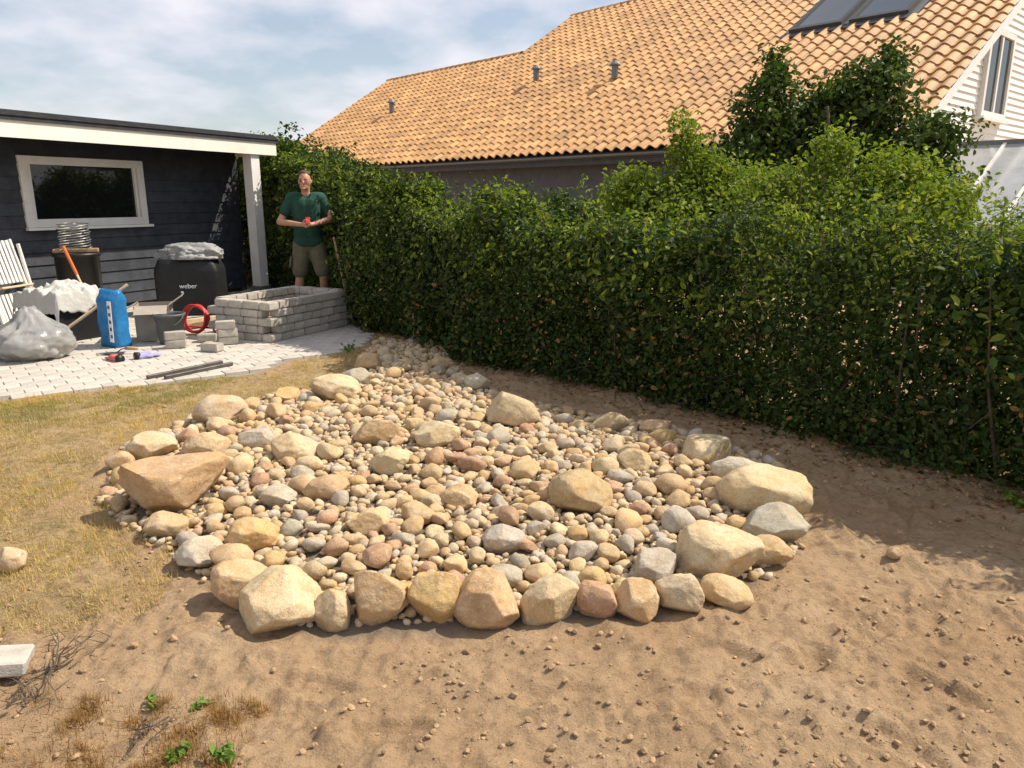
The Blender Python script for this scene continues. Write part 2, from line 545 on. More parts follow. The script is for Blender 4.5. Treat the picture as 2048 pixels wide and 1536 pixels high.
STEPS = [(0.15, 2.02, 0.2), (0.52, 1.95, 0.35), (0.95, 2.18, 0.5), (1.25, 2.35, 0.7), (1.62, 2.62, 0.9), (1.72, 3.15, 1.3), (1.95, 3.5, 1.2), (-0.35, 1.88, 0.1), (1.05, 1.82, 2.6), (0.7, 2.25, 2.8), (1.35, 2.05, 2.4), (-0.62, 2.1, 2.9), (1.75, 2.2, 0.4)]
def ground_h(x, y):
    x = np.asarray(x, float); y = np.asarray(y, float)
    P = np.stack([x, y, np.zeros_like(x)], 1)
    dp = sdist(x, y, PATIO)
    near = smooth01((9 - np.hypot(x, y - 3)) / 3)
    dl = smooth01(sdist(x, y, LAWN) / 0.3)
    rough = 0.024 * fbm(P * 2.1, 3, 3) + 0.014 * fbm(P * 8, 3, 5) + 0.015 * np.maximum(fbm(P * 17, 3, 9), -0.15) + 0.012 * np.maximum(fbm(P * 6.5, 2, 15) - 0.25, 0)
    patch = smooth01(0.55 + 0.9 * fbm(P * 1.7, 2, 25))
    rough = rough + patch * (0.013 * (np.abs(vnoise(P * 24, 27)) ** 1.5) + 0.010 * np.maximum(vnoise(P * 38, 28), 0) - 0.012 * np.maximum(vnoise(P * 13, 29) - 0.35, 0))
    h = near * rough * (1 - 0.5 * dl)
    for fx, fy, fa in STEPS:
        ca2, sa2 = math.cos(fa), math.sin(fa)
        a_ = ((x - fx) * ca2 + (y - fy) * sa2) / 0.135
        b_ = (-(x - fx) * sa2 + (y - fy) * ca2) / 0.052
        d_ = np.sqrt(a_ * a_ + b_ * b_)
        h = h - 0.016 * smooth01((1.05 - d_) / 0.3) + 0.008 * np.exp(-((d_ - 1.3) / 0.22) ** 2)
    h = h * smooth01(-dp / 0.25)
    h = h - 0.05 * smooth01((dp + 0.03) / 0.06)
    db = sdist(x, y, BED)
    h = h * (1 - smooth01((db + 0.1) / 0.2) * 0.7) + 0.045 * smooth01(db / 0.7)
    return h
gz = ground_h(gxf, gyf)
nx, ny = len(gx), len(gy)
idx = np.arange(nx * ny).reshape(ny, nx)
GF = np.stack([idx[:-1, :-1].ravel(), idx[:-1, 1:].ravel(), idx[1:, 1:].ravel(), idx[1:, :-1].ravel()], 1)
gme = mesh_np('ground', np.stack([gxf, gyf, gz], 1), GF, True)
mask = np.zeros((nx * ny, 4), np.float32)
jit = 0.18 * fbm(np.stack([gxf * 2.5, gyf * 2.5, gxf * 0], 1), 4, 21)
mask[:, 0] = smooth01((sdist(gxf, gyf, LAWN) + jit + 0.05) / 0.25)
mask[:, 1] = smooth01((sdist(gxf, gyf, BED) + 0.04) / 0.1)
mask[:, 3] = 1
ca = gme.color_attributes.new('zones', 'FLOAT_COLOR', 'POINT')
ca.data.foreach_set('color', mask.ravel())

def groundmat():
    m, t, N, L = newmat('sandy_soil')
    o = N('ShaderNodeOutputMaterial')
    p = N('ShaderNodeBsdfPrincipled')
    p.inputs['Roughness'].default_value = 0.95
    p.inputs['Specular IOR Level'].default_value = 0.15
    at = N('ShaderNodeAttribute'); at.attribute_name = 'zones'
    sp = N('ShaderNodeSeparateColor'); L(at.outputs['Color'], sp.inputs[0])
    n1 = noise_node(t, 1.6, 5, 0.6)
    n2 = noise_node(t, 22, 6, 0.68)
    n3 = noise_node(t, 150, 4, 0.7)
    sand = ramp(t, n1, [(0.3, (0.41, 0.268, 0.148)), (0.55, (0.475, 0.325, 0.19)), (0.75, (0.535, 0.39, 0.245))])
    sand = mixc(t, ramp(t, n2, [(0.34, (0.6, 0.6, 0.6)), (0.50, (0, 0, 0))]), sand, (0.28, 0.18, 0.098))
    sand = mixc(t, ramp(t, n3, [(0.60, (0, 0, 0)), (0.72, (0.5, 0.5, 0.5))]), sand, (0.52, 0.41, 0.29))
    n4 = noise_node(t, 3.3, 5, 0.65)
    lawn = ramp(t, n4, [(0.28, (0.21, 0.195, 0.085)), (0.45, (0.40, 0.285, 0.135)), (0.7, (0.53, 0.39, 0.20))])
    n6 = noise_node(t, 9, 5, 0.7)
    lawn = mixc(t, ramp(t, n6, [(0.50, (0, 0, 0)), (0.62, (0.8, 0.8, 0.8))]), lawn, sand)
    lawn = mixc(t, ramp(t, n2, [(0.38, (0.6, 0.6, 0.6)), (0.55, (0, 0, 0))]), lawn, (0.20, 0.14, 0.06))
    c = mixc(t, sp.outputs[0], sand, lawn)
    c = mixc(t, sp.outputs[1], c, mixc(t, n2, (0.17, 0.135, 0.095), (0.33, 0.27, 0.20)))
    L(c, p.inputs['Base Color'])
    n5 = noise_node(t, 55, 6, 0.75)
    b0 = N('ShaderNodeBump'); b0.inputs['Strength'].default_value = 1.0; b0.inputs['Distance'].default_value = 0.03
    L(n2, b0.inputs['Height'])
    b1 = N('ShaderNodeBump'); b1.inputs['Strength'].default_value = 1.0; b1.inputs['Distance'].default_value = 0.012
    L(n5, b1.inputs['Height']); L(b0.outputs[0], b1.inputs['Normal'])
    b2 = N('ShaderNodeBump'); b2.inputs['Strength'].default_value = 0.8; b2.inputs['Distance'].default_value = 0.005
    L(n3, b2.inputs['Height']); L(b1.outputs[0], b2.inputs['Normal'])
    L(b2.outputs[0], p.inputs['Normal'])
    L(p.outputs[0], o.inputs[0])
    return m
ground = obj('ground', gme, groundmat())
tag(ground, 'sandy brown soil with dry lawn around the stone bed', kind='structure')

def gh(x, y):
    return float(ground_h(np.array([x]), np.array([y]))[0])

# ------------------------------------------------------------------ patio of single pavers
patio_base = MB()
bm = bmesh.new()
vs = [bm.verts.new((x, y, -0.018)) for x, y in PATIO]
bm.faces.new(vs)
bmesh.ops.triangulate(bm, faces=bm.faces[:])
bm.verts.index_update()
patio_base.add([v.co[:] for v in bm.verts], [[v.index for v in f.verts] for f in bm.faces])
bm.free()
patio = patio_base.build('patio', M['mortar'])
tag(patio, 'light grey paved patio in front of the dark shed', kind='structure')
PW, PD = 0.21, 0.14
pav_me = []
for k in range(4):
    b = MB().box((0, 0, 0), (PW - 0.005, PD - 0.005, 0.05), bevel=0.004)
    pav_me.append(b.mesh('paver'))
    pav_me[-1].materials.append(M['paver'])
la = rad(90 - 52)   # long joints
ca_, sa_ = math.cos(la), math.sin(la)
cells = []
for r in range(-90, 90):
    for c in range(-60, 60):
        lx = (c + 0.5 * (r % 2)) * PW
        ly = r * PD
        x = -3.5 + lx * ca_ - ly * sa_
        y = 7.0 + lx * sa_ + ly * ca_
        cells.append((x, y))
cells = np.array(cells)
keep = inpoly(cells[:, 0], cells[:, 1], PATIO) & (sdist(cells[:, 0], cells[:, 1], PATIO) > 0.03)
cells = cells[keep]
# seen by the camera first, nearest first
vis = (np.abs(cells[:, 0] / np.maximum(cells[:, 1], 0.1)) < 0.73)
order = np.argsort(np.hypot(cells[:, 0], cells[:, 1]) + np.where(vis, 0, 100))
cells = cells[order]
def settle(x, y):
    return 0.004 * (vnoise(np.array([[x * 1.3, y * 1.3, 0.5]]), 4)[0])
rest = MB()
for i, (x, y) in enumerate(cells):
    dz = settle(x, y) + random.uniform(-0.0025, 0.0025)
    rot = (random.uniform(-0.012, 0.012), random.uniform(-0.012, 0.012), la + random.uniform(-0.01, 0.01))
    if i < 300:
        obj('paver', pav_me[i % 4], None, patio, (x, y, dz - 0.016), rot)
    elif vis[order[i]] or i < 900:
        rest.box((x, y, dz - 0.016), (PW - 0.005, PD - 0.005, 0.05), rot)
ro = rest.build('far_pavers', M['paver_far'], patio)
ro['kind'] = 'stuff'

# ================================================================== stones
def ico(sub):
    bm = bmesh.new()
    bmesh.ops.create_icosphere(bm, subdivisions=sub, radius=1.0)
    bm.verts.index_update()
    V = np.array([v.co[:] for v in bm.verts]); F = np.array([[v.index for v in f.verts] for f in bm.faces])
    bm.free()
    return V, F
ICO = {s: ico(s) for s in (1, 2, 3, 4, 5)}

def rock_shape(sub, seed, cuts=9, amp=0.16, flat=False):
    rg = np.random.default_rng(seed)
    V, F = ICO[sub]
    V = V.copy()
    V = V * (1 + amp * fbm(V * 0.9 + seed * 3.1, 3, seed))[:, None]
    for k in range(cuts):
        n = rg.normal(size=3); n /= np.linalg.norm(n)
        d = rg.uniform(0.62, 0.9)
        s = V @ n
        over = np.maximum(s - d, 0)
        V = V - n[None, :] * (over * 0.88)[:, None]
    if flat:
        s = V[:, 2]
        V[:, 2] = np.where(s > 0.55, 0.55 + (s - 0.55) * 0.12, s)
    V = V * (1 + 0.028 * fbm(V * 3.2 + seed, 3, seed + 50))[:, None]
    if sub >= 4:
        V = V * (1 + 0.013 * fbm(V * 9 + seed, 4, seed + 80, 0.6))[:, None]
    ext = (V.max(0) - V.min(0)) / 2
    V = (V - (V.max(0) + V.min(0)) / 2) / ext
    return V, F

BOULD = [(-0.83,2.47,0.134,0.102),(-1.04,2.60,0.093,0.083),(-0.65,2.45,0.061,0.069),(-0.49,2.49,0.100,0.099),(-0.28,2.49,0.089,0.089),(-0.08,2.49,0.108,0.096),(0.14,2.50,0.105,0.080),(0.32,2.51,0.069,0.067),(0.46,2.51,0.078,0.074),(0.63,2.55,0.085,0.071),(0.84,2.80,0.158,0.101),(0.58,2.76,0.098,0.064),(0.82,2.59,0.09,0.054),(1.23,3.46,0.195,0.080),(1.17,3.14,0.135,0.060),(1.08,2.92,0.094,0.060),(-0.45,4.33,0.150,0.082),(0.01,4.79,0.205,0.132),(0.35,3.43,0.180,0.118),(1.13,4.14,0.160,0.09),(-1.34,5.50,0.20,0.10),(-0.83,4.39,0.148,0.075),(-1.24,4.12,0.155,0.064),(-0.67,3.88,0.131,0.084),(-0.92,3.51,0.128,0.066),(1.21,3.80,0.15,0.086),(-1.52,4.29,0.120,0.076),(-1.99,4.93,0.20,0.105),(-2.13,4.22,0.150,0.075),(-1.79,4.20,0.140,0.068),(-1.32,2.91,0.109,0.074),(-1.57,3.17,0.102,0.072),(-1.13,3.03,0.112,0.078),(-0.88,2.90,0.113,0.073),(-1.70,5.48,0.115,0.072),(-1.29,6.03,0.135,0.091),(-1.29,6.63,0.14,0.092),(-0.64,6.50,0.089,0.088),(-0.28,5.85,0.116,0.081),(0.65,4.76,0.130,0.066),(0.93,4.63,0.112,0.060),(-0.35,2.93,0.088,0.066),(-0.04,2.97,0.100,0.061),(0.29,2.93,0.088,0.061),(-0.65,3.12,0.106,0.065),(0.50,3.08,0.092,0.069),(-1.17,3.42,0.100,0.065),(-0.26,3.45,0.100,0.063),(0.03,3.90,0.098,0.056),(0.69,3.95,0.114,0.064),(0.78,3.50,0.117,0.058)]
BLAB = {
 0: 'large round pale boulder at the front left corner of the stone bed',
 1: 'smaller boulder wedged behind the big front left corner boulder of the stone bed',
 2: 'narrow small boulder between two large ones on the front edge, left part',
 3: 'tall egg shaped boulder, fourth from the left on the front edge of the bed',
 4: 'upright rounded boulder right of the tall egg shaped one on the front edge',
 5: 'broad boulder in the middle of the front edge of the stone bed',
 6: 'broad low boulder just right of the middle of the front edge of the bed',
 7: 'small boulder right of the two broad ones on the front edge',
 8: 'rounded boulder in the right third of the front edge of the bed',
 9: 'rounded boulder where the front edge bends up to the right',
 10: 'very large pale boulder on the lower right edge of the stone bed',
 11: 'medium boulder left of the very large pale one at the lower right',
 12: 'low boulder in front of the very large pale one at the lower right',
 13: 'wide low boulder on the far right edge of the stone bed',
 14: 'long flattened boulder below the wide low one on the right edge',
 15: 'small boulder above the very large pale one on the lower right edge',
 17: 'large angular boulder with a pointed top in the upper middle of the bed',
 18: 'large smooth boulder in the middle right of the stone bed',
 19: 'pale rounded boulder on the upper right edge of the stone bed beside bare soil',
 20: 'long pale boulder at the upper left edge of the bed beside the lawn',
 27: 'big pale boulder on the left shoulder of the bed beside the dry lawn',
 28: 'pale boulder just behind the dark fronted flat boulder at the left',
 36: 'large stone at the top of the bed where it narrows beside the patio',
}
placed = []   # x, y, r
def stone_z(x, y, rz, sink):
    return gh(x, y) + rz * (1 - sink)

PAL = {'sandy': (0.60, 0.445, 0.26), 'pale grey': (0.52, 0.465, 0.375), 'brown': (0.43, 0.31, 0.19), 'cream': (0.63, 0.50, 0.315), 'tan': (0.56, 0.405, 0.225), 'grey': (0.44, 0.395, 0.315), 'reddish': (0.50, 0.32, 0.20), 'ochre': (0.57, 0.40, 0.18)}
PNAMES = ['cream', 'tan', 'sandy', 'ochre', 'tan', 'grey', 'cream', 'reddish', 'sandy', 'pale grey']
def add_rock(x, y, rx, ry, rz, seed, sub, label, group, flat=False, sink=0.28, rz_rot=None, me=None, tilt=0.2, cat='boulder', name='boulder', tone='tan'):
    if me is None:
        V, F = rock_shape(sub, seed, flat=flat)
        me = mesh_np(name, V, F, True)
        me.materials.append(M['rock'])
    rg = random.Random(seed)
    a = rg.uniform(0, 2 * PI) if rz_rot is None else rz_rot
    o = obj(name, me, None, None, (x, y, stone_z(x, y, rz, sink)), (rg.uniform(-tilt, tilt), rg.uniform(-tilt, tilt), a), (rx, ry, rz))
    j = 1 + rg.uniform(-0.10, 0.08)
    o.color = (*[min(0.75, c * j * (1 + rg.uniform(-.03, .03))) for c in PAL[tone]], 1)
    tag(o, label, cat, group)
    return o
GB = 'boulders and large stones of the bed'
# the big flat-topped one with the dark broken front
V, F = rock_shape(5, 77, cuts=9, amp=0.22, flat=True)
me = mesh_np('boulder', V, F, True); me.materials.append(M['rock'])
add_rock(-1.68, 3.50, 0.27, 0.21, 0.14, 77, 4, 'large flat-topped tan boulder with a dark broken front on the left edge', GB, sink=0.3, rz_rot=0.25, me=me, tilt=0.06)
placed.append((-1.68, 3.50, 0.23))
used_lab = set()
TONE = {0: 'cream', 1: 'tan', 2: 'cream', 3: 'tan', 4: 'ochre', 5: 'tan', 6: 'cream', 7: 'reddish', 8: 'tan', 9: 'cream', 10: 'cream', 11: 'grey', 12: 'tan', 13: 'cream', 14: 'grey', 15: 'tan', 17: 'cream', 18: 'tan', 19: 'cream', 20: 'cream', 27: 'cream', 28: 'cream', 36: 'tan'}
for i, (x, y, rx, rz) in enumerate(BOULD):
    if i in (33, 41, 43, 45, 48, 50): continue
    if i > 15: rx *= 0.9; rz *= 0.92
    if i == 46: x, y = -1.15, 3.44
    ry = rx * random.uniform(0.72, 0.95)
    row = 'near' if y < 3.3 else ('central' if y < 4.2 else 'upper')
    side = 'left' if x < -0.75 else ('middle' if x < 0.35 else 'right')
    tone = TONE.get(i)
    if tone is None:
        for tone in ('cream', 'tan', 'pale grey', 'sandy', 'ochre', 'grey', 'brown', 'reddish'):
            if (row, side, tone) not in used_lab: break
    used_lab.add((row, side, tone))
    lab = BLAB.get(i) or f'large {tone} stone lying inside the {row} {side} part of the stone bed'
    k_ = 1.14 if i < 16 else 1.06
    add_rock(x, y, rx * k_, ry * k_, max(rz, rx * 0.62) * k_, 100 + i, 5, lab, GB, sink=0.34, tone=tone, rz_rot=random.uniform(-0.5, 0.5) + (PI if random.random() < .5 else 0))
    placed.append((x, y, (rx + ry) / 2))
bigN = len(placed)

# dart throwing for the rest
pl = np.array(placed)
bx0, bx1 = min(p[0] for p in BED), max(p[0] for p in BED)
by0, by1 = min(p[1] for p in BED), max(p[1] for p in BED)
def throw(n_try, r_lo, r_hi, pack, margin, limit):
    global pl
    cand = np.stack([RNG.uniform(bx0, bx1, n_try), RNG.uniform(by0, by1, n_try)], 1)
    rr = RNG.uniform(r_lo, r_hi, n_try)
    ok = sdist(cand[:, 0], cand[:, 1], BED) > margin + np.where((cand[:, 1] < 2.75), 0.09, 0.0)
    cand, rr = cand[ok], rr[ok]
    got = []
    for (x, y), r in zip(cand, rr):
        d = np.hypot(pl[:, 0] - x, pl[:, 1] - y)
        if np.all(d > (pl[:, 2] + r) * pack):
            pl = np.vstack([pl, [x, y, r]])
            got.append((x, y, r))
            if len(got) >= limit: break
    return got
cob = throw(9000, 0.050, 0.078, 0.86, 0.03, 85)
cob += throw(14000, 0.036, 0.052, 0.86, 0.02, 420)
cob.sort(key=lambda c: -c[2] / math.hypot(c[0], c[1]))
small = throw(34000, 0.019, 0.036, 0.84, 0.01, 2600)
pebbles = throw(26000, 0.011, 0.022, 0.84, -0.02, 2600)
cob_me = []
for k in range(24):
    V, F = rock_shape(3, 300 + k)
    me = mesh_np('cobble', V, F, True); me.materials.append(M['rock'])
    cob_me.append(me)
def stone_dims(r, rg):
    a = r * rg.uniform(1.0, 1.28); b = r * rg.uniform(0.78, 1.02); c = r * rg.uniform(0.6, 0.86)
    return a, b, c
n_obj = 300 - bigN
for i, (x, y, r) in enumerate(cob[:n_obj]):
    rg = random.Random(1000 + i)
    a, b, c = stone_dims(r, rg)
    size = 'fist sized' if r < 0.06 else 'melon sized'
    where = 'front' if y < 3.6 else ('middle' if y < 4.9 else 'far')
    side = 'left' if x < -0.5 else ('centre' if x < 0.5 else 'right')
    tone = PNAMES[rg.randrange(10)]
    lab = f'{size} {tone} cobble among loose stones in the {where} {side} of the bed'
    add_rock(x, y, a, b, c, 2000 + i, 3, lab, f'{size} {tone} cobbles, {where} {side}', me=cob_me[i % 24], sink=0.12, tilt=0.35, cat='stone', name='cobble', tone=tone)
# the remainder is one heap of small stones
def heap(items, subs, zoff, seed):
    rg = random.Random(seed)
    shapes = {s: [rock_shape(s, 500 + 10 * s + k) for k in range(10)] for s in set(subs)}
    Vs, Fs, base = [], [], 0
    xs = np.array([i[0] for i in items]); ys = np.array([i[1] for i in items])
    hs = ground_h(xs, ys)
    for q, (x, y, r) in enumerate(items):
        s = subs[q]
        V, F = shapes[s][rg.randrange(10)]
        a, b, c = stone_dims(r, rg)
        R = np.array((Euler((rg.uniform(-.5, .5), rg.uniform(-.5, .5), rg.uniform(0, 6.28))).to_matrix()))
        P = (V * np.array([a, b, c])) @ R.T + np.array([x, y, hs[q] + c * 0.75 + zoff])
        Vs.append(P); Fs.append(F + base); base += len(V)
    return np.vstack(Vs), np.vstack(Fs)
restst = cob[n_obj:] + small
V1, F1 = heap(restst, [2] * len(restst), 0.0, 5)
V2, F2 = heap(pebbles, [1] * len(pebbles), 0.004, 6)
# second layer of pebbles fills the gaps
extra = [(x, y, r) for x, y, r in zip(RNG.uniform(bx0, bx1, 9000), RNG.uniform(by0, by1, 9000), RNG.uniform(0.010, 0.024, 9000))]
ex = np.array(extra)
ex = ex[sdist(ex[:, 0], ex[:, 1], BED) > np.where(ex[:, 1] < 2.8, 0.07, -0.01)]
V3, F3 = heap([tuple(e) for e in ex], [1] * len(ex), -0.004, 8)
VV = np.vstack([V1, V2, V3]); FF = np.vstack([F1, F2 + len(V1), F3 + len(V1) + len(V2)])
pb = obj('pebbles', mesh_np('pebbles', VV, FF, True), M['gravel'])
tag(pb, 'small pebbles and gravel filling the gaps between the larger stones', 'pebbles', kind='stuff')

# loose stones by themselves
add_rock(-2.09, 2.86, 0.075, 0.06, 0.055, 901, 4, 'single pale stone lying alone on the dry lawn at the left edge', None, sink=0.25, tone='cream')
add_rock(1.62, 2.92, 0.035, 0.03, 0.026, 903, 3, 'small lone stone on bare soil right of the stone bed', None, sink=0.2, cat='stone', name='stone')
V, F = rock_shape(4, 905, cuts=8, flat=True)
me = mesh_np('stone_slab', V, F, True)
me.materials.append(pbr('blue_grey_slab', (0.16, 0.18, 0.21), 0.8, 0.25, 12, [(30, 0.4)]))
o = obj('stone_slab', me, None, None, (-0.80, 7.72, gh(-0.8, 7.72) + 0.035), (0.05, 0.03, -0.3), (0.24, 0.14, 0.06))
tag(o, 'flat bluish grey stone slab at the foot of the hedge', 'stone')

# ------------------------------------------------------------------ soil clods and dry grass
def scatter_clods(n):
    xs = RNG.uniform(-2.6, 3.2, n); ys = 1.5 + RNG.random(n) ** 1.6 * 6.0
    ok = (sdist(xs, ys, BED) < -0.02) & (sdist(xs, ys, PATIO) < -0.03) & (np.abs(xs) < 0.74 * ys + 0.3)
    lawn = inpoly(xs, ys, LAWN)
    ok &= ~(lawn & (RNG.random(n) < 0.75))
    dens = fbm(np.stack([xs * 1.3, ys * 1.3, xs * 0], 1), 3, 33)
    ok &= RNG.random(n) < np.clip(0.45 + 0.8 * dens, 0.1, 1)
    return xs[ok], ys[ok]
cx_, cy_ = scatter_clods(44000)
cr_ = 0.0016 + 0.011 * RNG.random(len(cx_)) ** 9
items = list(zip(cx_, cy_, cr_))
Vc, Fc = heap(items, [1] * len(items), -0.001, 12)
o = obj('soil_clods', mesh_np('soil_clods', Vc, Fc, False), M['soil_clod'])
tag(o, 'small crumbs and clods of dry soil scattered on the ground', 'soil', kind='stuff')

def blades(n, poly, hlo, hhi, wid, jitter, lean=1.2):
    bx = [p[0] for p in poly]; by = [p[1] for p in poly]
    x = RNG.uniform(max(min(bx), -5.0), max(bx), n); y = RNG.uniform(min(by), max(by), n)
    d = sdist(x, y, poly) + 0.22 * fbm(np.stack([x * 2.3, y * 2.3, x * 0], 1), 4, 21)
    ok = (d > jitter) & (sdist(x, y, BED) < 0.02) & (sdist(x, y, PATIO) < 0.03)
    dens = fbm(np.stack([x * 2.2, y * 2.2, x * 0 + 4], 1), 3, 44)
    d2_ = fbm(np.stack([x * 14, y * 14, x * 0 + 9], 1), 2, 46)
    ok &= RNG.random(n) < np.clip(0.5 + 0.7 * dens + 0.8 * d2_, 0.05, 1)
    x, y = x[ok], y[ok]
    m = len(x)
    h = RNG.uniform(hlo, hhi, m)
    a = RNG.uniform(0, 2 * PI, m)
    l = RNG.normal(0, lean, m)
    base = np.stack([x, y, ground_h(x, y) - 0.004], 1)
    dirv = np.stack([np.cos(a) * np.sin(l), np.sin(a) * np.sin(l), np.abs(np.cos(l)) * 0.9 + 0.06], 1)
    side = np.stack([-np.sin(a), np.cos(a), 0 * a], 1) * (wid * RNG.uniform(0.6, 1.4, m))[:, None]
    tip = base + dirv * h[:, None]
    tip[:, 2] = np.maximum(tip[:, 2], base[:, 2] + 0.006)
    V = np.stack([base - side, base + side, tip], 1).reshape(-1, 3)
    return V, np.arange(3 * m).reshape(-1, 3)
Vb, Fb = blades(330000, LAWN, 0.014, 0.05, 0.0013, -0.05)
o = obj('dry_grass', mesh_np('dry_grass', Vb, Fb), M['straw'])
tag(o, 'scorched dry lawn grass between the patio and the stones', 'grass', kind='stuff')
TURF = [(-1.5, 1.62), (-0.95, 1.65), (-0.75, 1.8), (-0.9, 2.0), (-1.35, 2.02)]
Vb, Fb = blades(30000, TURF, 0.015, 0.06, 0.0012, -0.06, 1.5)
o = obj('dead_turf', mesh_np('dead_turf', Vb, Fb), M['leaf_brown'])
tag(o, 'dead brown turf and straw on the soil at lower left', 'grass', kind='stuff')

lt = RNG.random(3600) * 7.5
H_ = np.array(HEDGE); i_ = np.floor(lt).astype(int); f_ = (lt - i_)[:, None]
pl_ = H_[i_] * (1 - f_) + H_[i_ + 1] * f_
dn = H_[i_ + 1, :2] - H_[i_, :2]; dn /= np.linalg.norm(dn, axis=1)[:, None]
of_ = 0.05 + np.abs(RNG.normal(0.25, 0.22, len(lt)))
LP = np.stack([pl_[:, 0] - dn[:, 1] * of_, pl_[:, 1] + dn[:, 0] * of_], 1)
LITTER = np.column_stack([LP, ground_h(LP[:, 0], LP[:, 1]) + 0.006])
Vb, Fb = blades(42000, LAWN, 0.04, 0.085, 0.0014, -0.12, 0.8)
sel = np.repeat(fbm(Vb[::3] * np.array([6, 6, 0]) + 2.2, 2, 55) > 0.22, 3)
Vb = Vb[sel]; Fb = np.arange(len(Vb)).reshape(-1, 3)
o = obj('grass_tufts', mesh_np('grass_tufts', Vb, Fb), M['straw'])
tag(o, 'longer dry grass tufts standing in the scorched lawn', 'grass', kind='stuff')
GREEN = [(-3.9, 4.55), (-3.3, 4.95), (-2.6, 5.5), (-2.15, 6.05), (-2.35, 6.3), (-2.9, 5.9), (-3.7, 5.35), (-4.3, 4.95)]
Vb, Fb = blades(90000, GREEN, 0.014, 0.045, 0.0014, -0.04)
o = obj('green_grass', mesh_np('green_grass', Vb, Fb), leafmat('green_blades', [(0.0, (0.16, 0.20, 0.07)), (0.5, (0.23, 0.25, 0.10)), (1.0, (0.40, 0.34, 0.17))], 0.2, 0.7))
tag(o, 'strip of greener lawn grass along the patio edge', 'grass', kind='stuff')

# ================================================================== vegetation
def leaf_mesh(P, Nrm, size, asp=0.5):
    n = len(P)
    Nrm = Nrm / np.linalg.norm(Nrm, axis=1)[:, None]
    r = RNG.normal(size=(n, 3))
    a = r - Nrm * np.sum(r * Nrm, 1)[:, None]
    a /= np.linalg.norm(a, axis=1)[:, None]
    b = np.cross(Nrm, a)
    s = size[:, None]
    fold = RNG.uniform(0.05, 0.35, n)[:, None]
    w = asp * s * 0.5
    base = P - a * s * 0.5
    tip = P + a * s * 0.5 - Nrm * s * RNG.uniform(0.0, 0.25, n)[:, None]
    up = Nrm * fold * w
    l1 = P - a * s * 0.18 + b * w + up
    l2 = P + a * s * 0.2 + b * w * 0.8 + up
    r1 = P - a * s * 0.18 - b * w + up
    r2 = P + a * s * 0.2 - b * w * 0.8 + up
    V = np.stack([base, l1, l2, tip, r2, r1], 1).reshape(-1, 3)
    i = np.arange(n)[:, None] * 6
    F = np.concatenate([i + np.array([[0, 3, 2, 1]]), i + np.array([[0, 5, 4, 3]])], 1).reshape(-1, 4)
    return V, F

def add_leaves(name, P, Nrm, size, mat, parent, asp=0.5):
    V, F = leaf_mesh(P, Nrm, size, asp)
    o = obj(name, mesh_np(name, V, F), mat, parent)
    o['kind'] = 'stuff'
    return o

def path_at(t):
    """t in 0..len-1 (array) along HEDGE"""
    H = np.array(HEDGE)
    i = np.clip(np.floor(t).astype(int), 0, len(H) - 2)
    f = (t - i)[:, None]
    p = H[i] * (1 - f) + H[i + 1] * f
    d = H[i + 1, :2] - H[i, :2]
    d = d / np.linalg.norm(d, axis=1)[:, None]
    return p, np.stack([-d[:, 1], d[:, 0]], 1)   # point(x,y,h), normal

HL = len(HEDGE) - 1
V, F = leaf_mesh(LITTER, RNG.normal(0, 0.35, LITTER.shape) + np.array([0, 0, 1]), RNG.uniform(0.015, 0.045, len(LITTER)), 0.5)
o = obj('leaf_litter', mesh_np('leaf_litter', V, F), M['leaf_brown'])
tag(o, 'brown fallen leaves on the soil at the foot of the hedge', 'leaves', kind='stuff')
hedge = empty('hedge', (0.92, 6.18, 0), label='long unclipped green hedge running along the right side of the yard', cat='hedge')
def local(P, e):
    return P - np.array(e.location)

def hedge_leaves(n, smin, smax, clump, seed):
    rg = np.random.default_rng(seed)
    nc = n // clump
    # nearer parts get more clumps
    t = rg.random(nc) ** 1.0 * HL
    p, nr = path_at(t)
    cross = rg.random(nc)
    # position on the shell: u in [0,1] height, v across
    top = rg.random(nc) < 0.30
    hz = p[:, 2] * (1 + 0.16 * fbm(np.stack([t * 3.1, t * 0, t * 0 + 7], 1), 3, 61))
    sgn = np.where(rg.random(nc) < 0.72, 1.0, -1.0)
    u = rg.random(nc) ** 1.05
    half = 0.36 + 0.17 * fbm(np.stack([t * 2.6, u * 2.4, sgn * 3.3], 1), 3, 62)
    bulge = 0.62 + 0.48 * np.sin(np.clip(u, 0, 1) * PI * 0.85 + 0.15)
    off = np.where(top, rg.uniform(-1, 1, nc) * half * 0.85, sgn * half * bulge * rg.uniform(0.72, 1.08, nc))
    z = np.where(top, hz * rg.uniform(0.90, 1.02, nc), 0.03 + u * hz * 0.96)
    # side facing the camera is the side with smaller x+y
    C = np.stack([p[:, 0] + nr[:, 0] * off, p[:, 1] + nr[:, 1] * off, z], 1)
    outw = np.stack([nr[:, 0] * np.sign(off) * (1 - 0.7 * top), nr[:, 1] * np.sign(off) * (1 - 0.7 * top), 0.35 + 0.7 * top], 1)
    rep = np.repeat(np.arange(nc), clump)
    sp = 0.075
    P = C[rep] + rg.normal(0, sp, (len(rep), 3)) * np.array([1, 1, 0.9])
    P[:, 2] = np.maximum(P[:, 2], 0.02)
    Nn = outw[rep] + rg.normal(0, 0.75, (len(rep), 3)) + np.array([0, 0, 0.25])
    s = (smin * 0.55 + (smax * 1.25 - smin * 0.55) * rg.random(len(rep)) ** 1.4) * (0.75 + 0.35 * (vnoise(P * 1.1, 91) + 0.4)) * (0.75 + 0.08 * np.hypot(P[:, 0], P[:, 1]))
    return P, Nn, s
P, Nn, s = hedge_leaves(130000, 0.026, 0.048, 14, 71)
add_leaves('foliage', local(P, hedge), Nn, s, M['leaf_hedge'], hedge, 0.55)
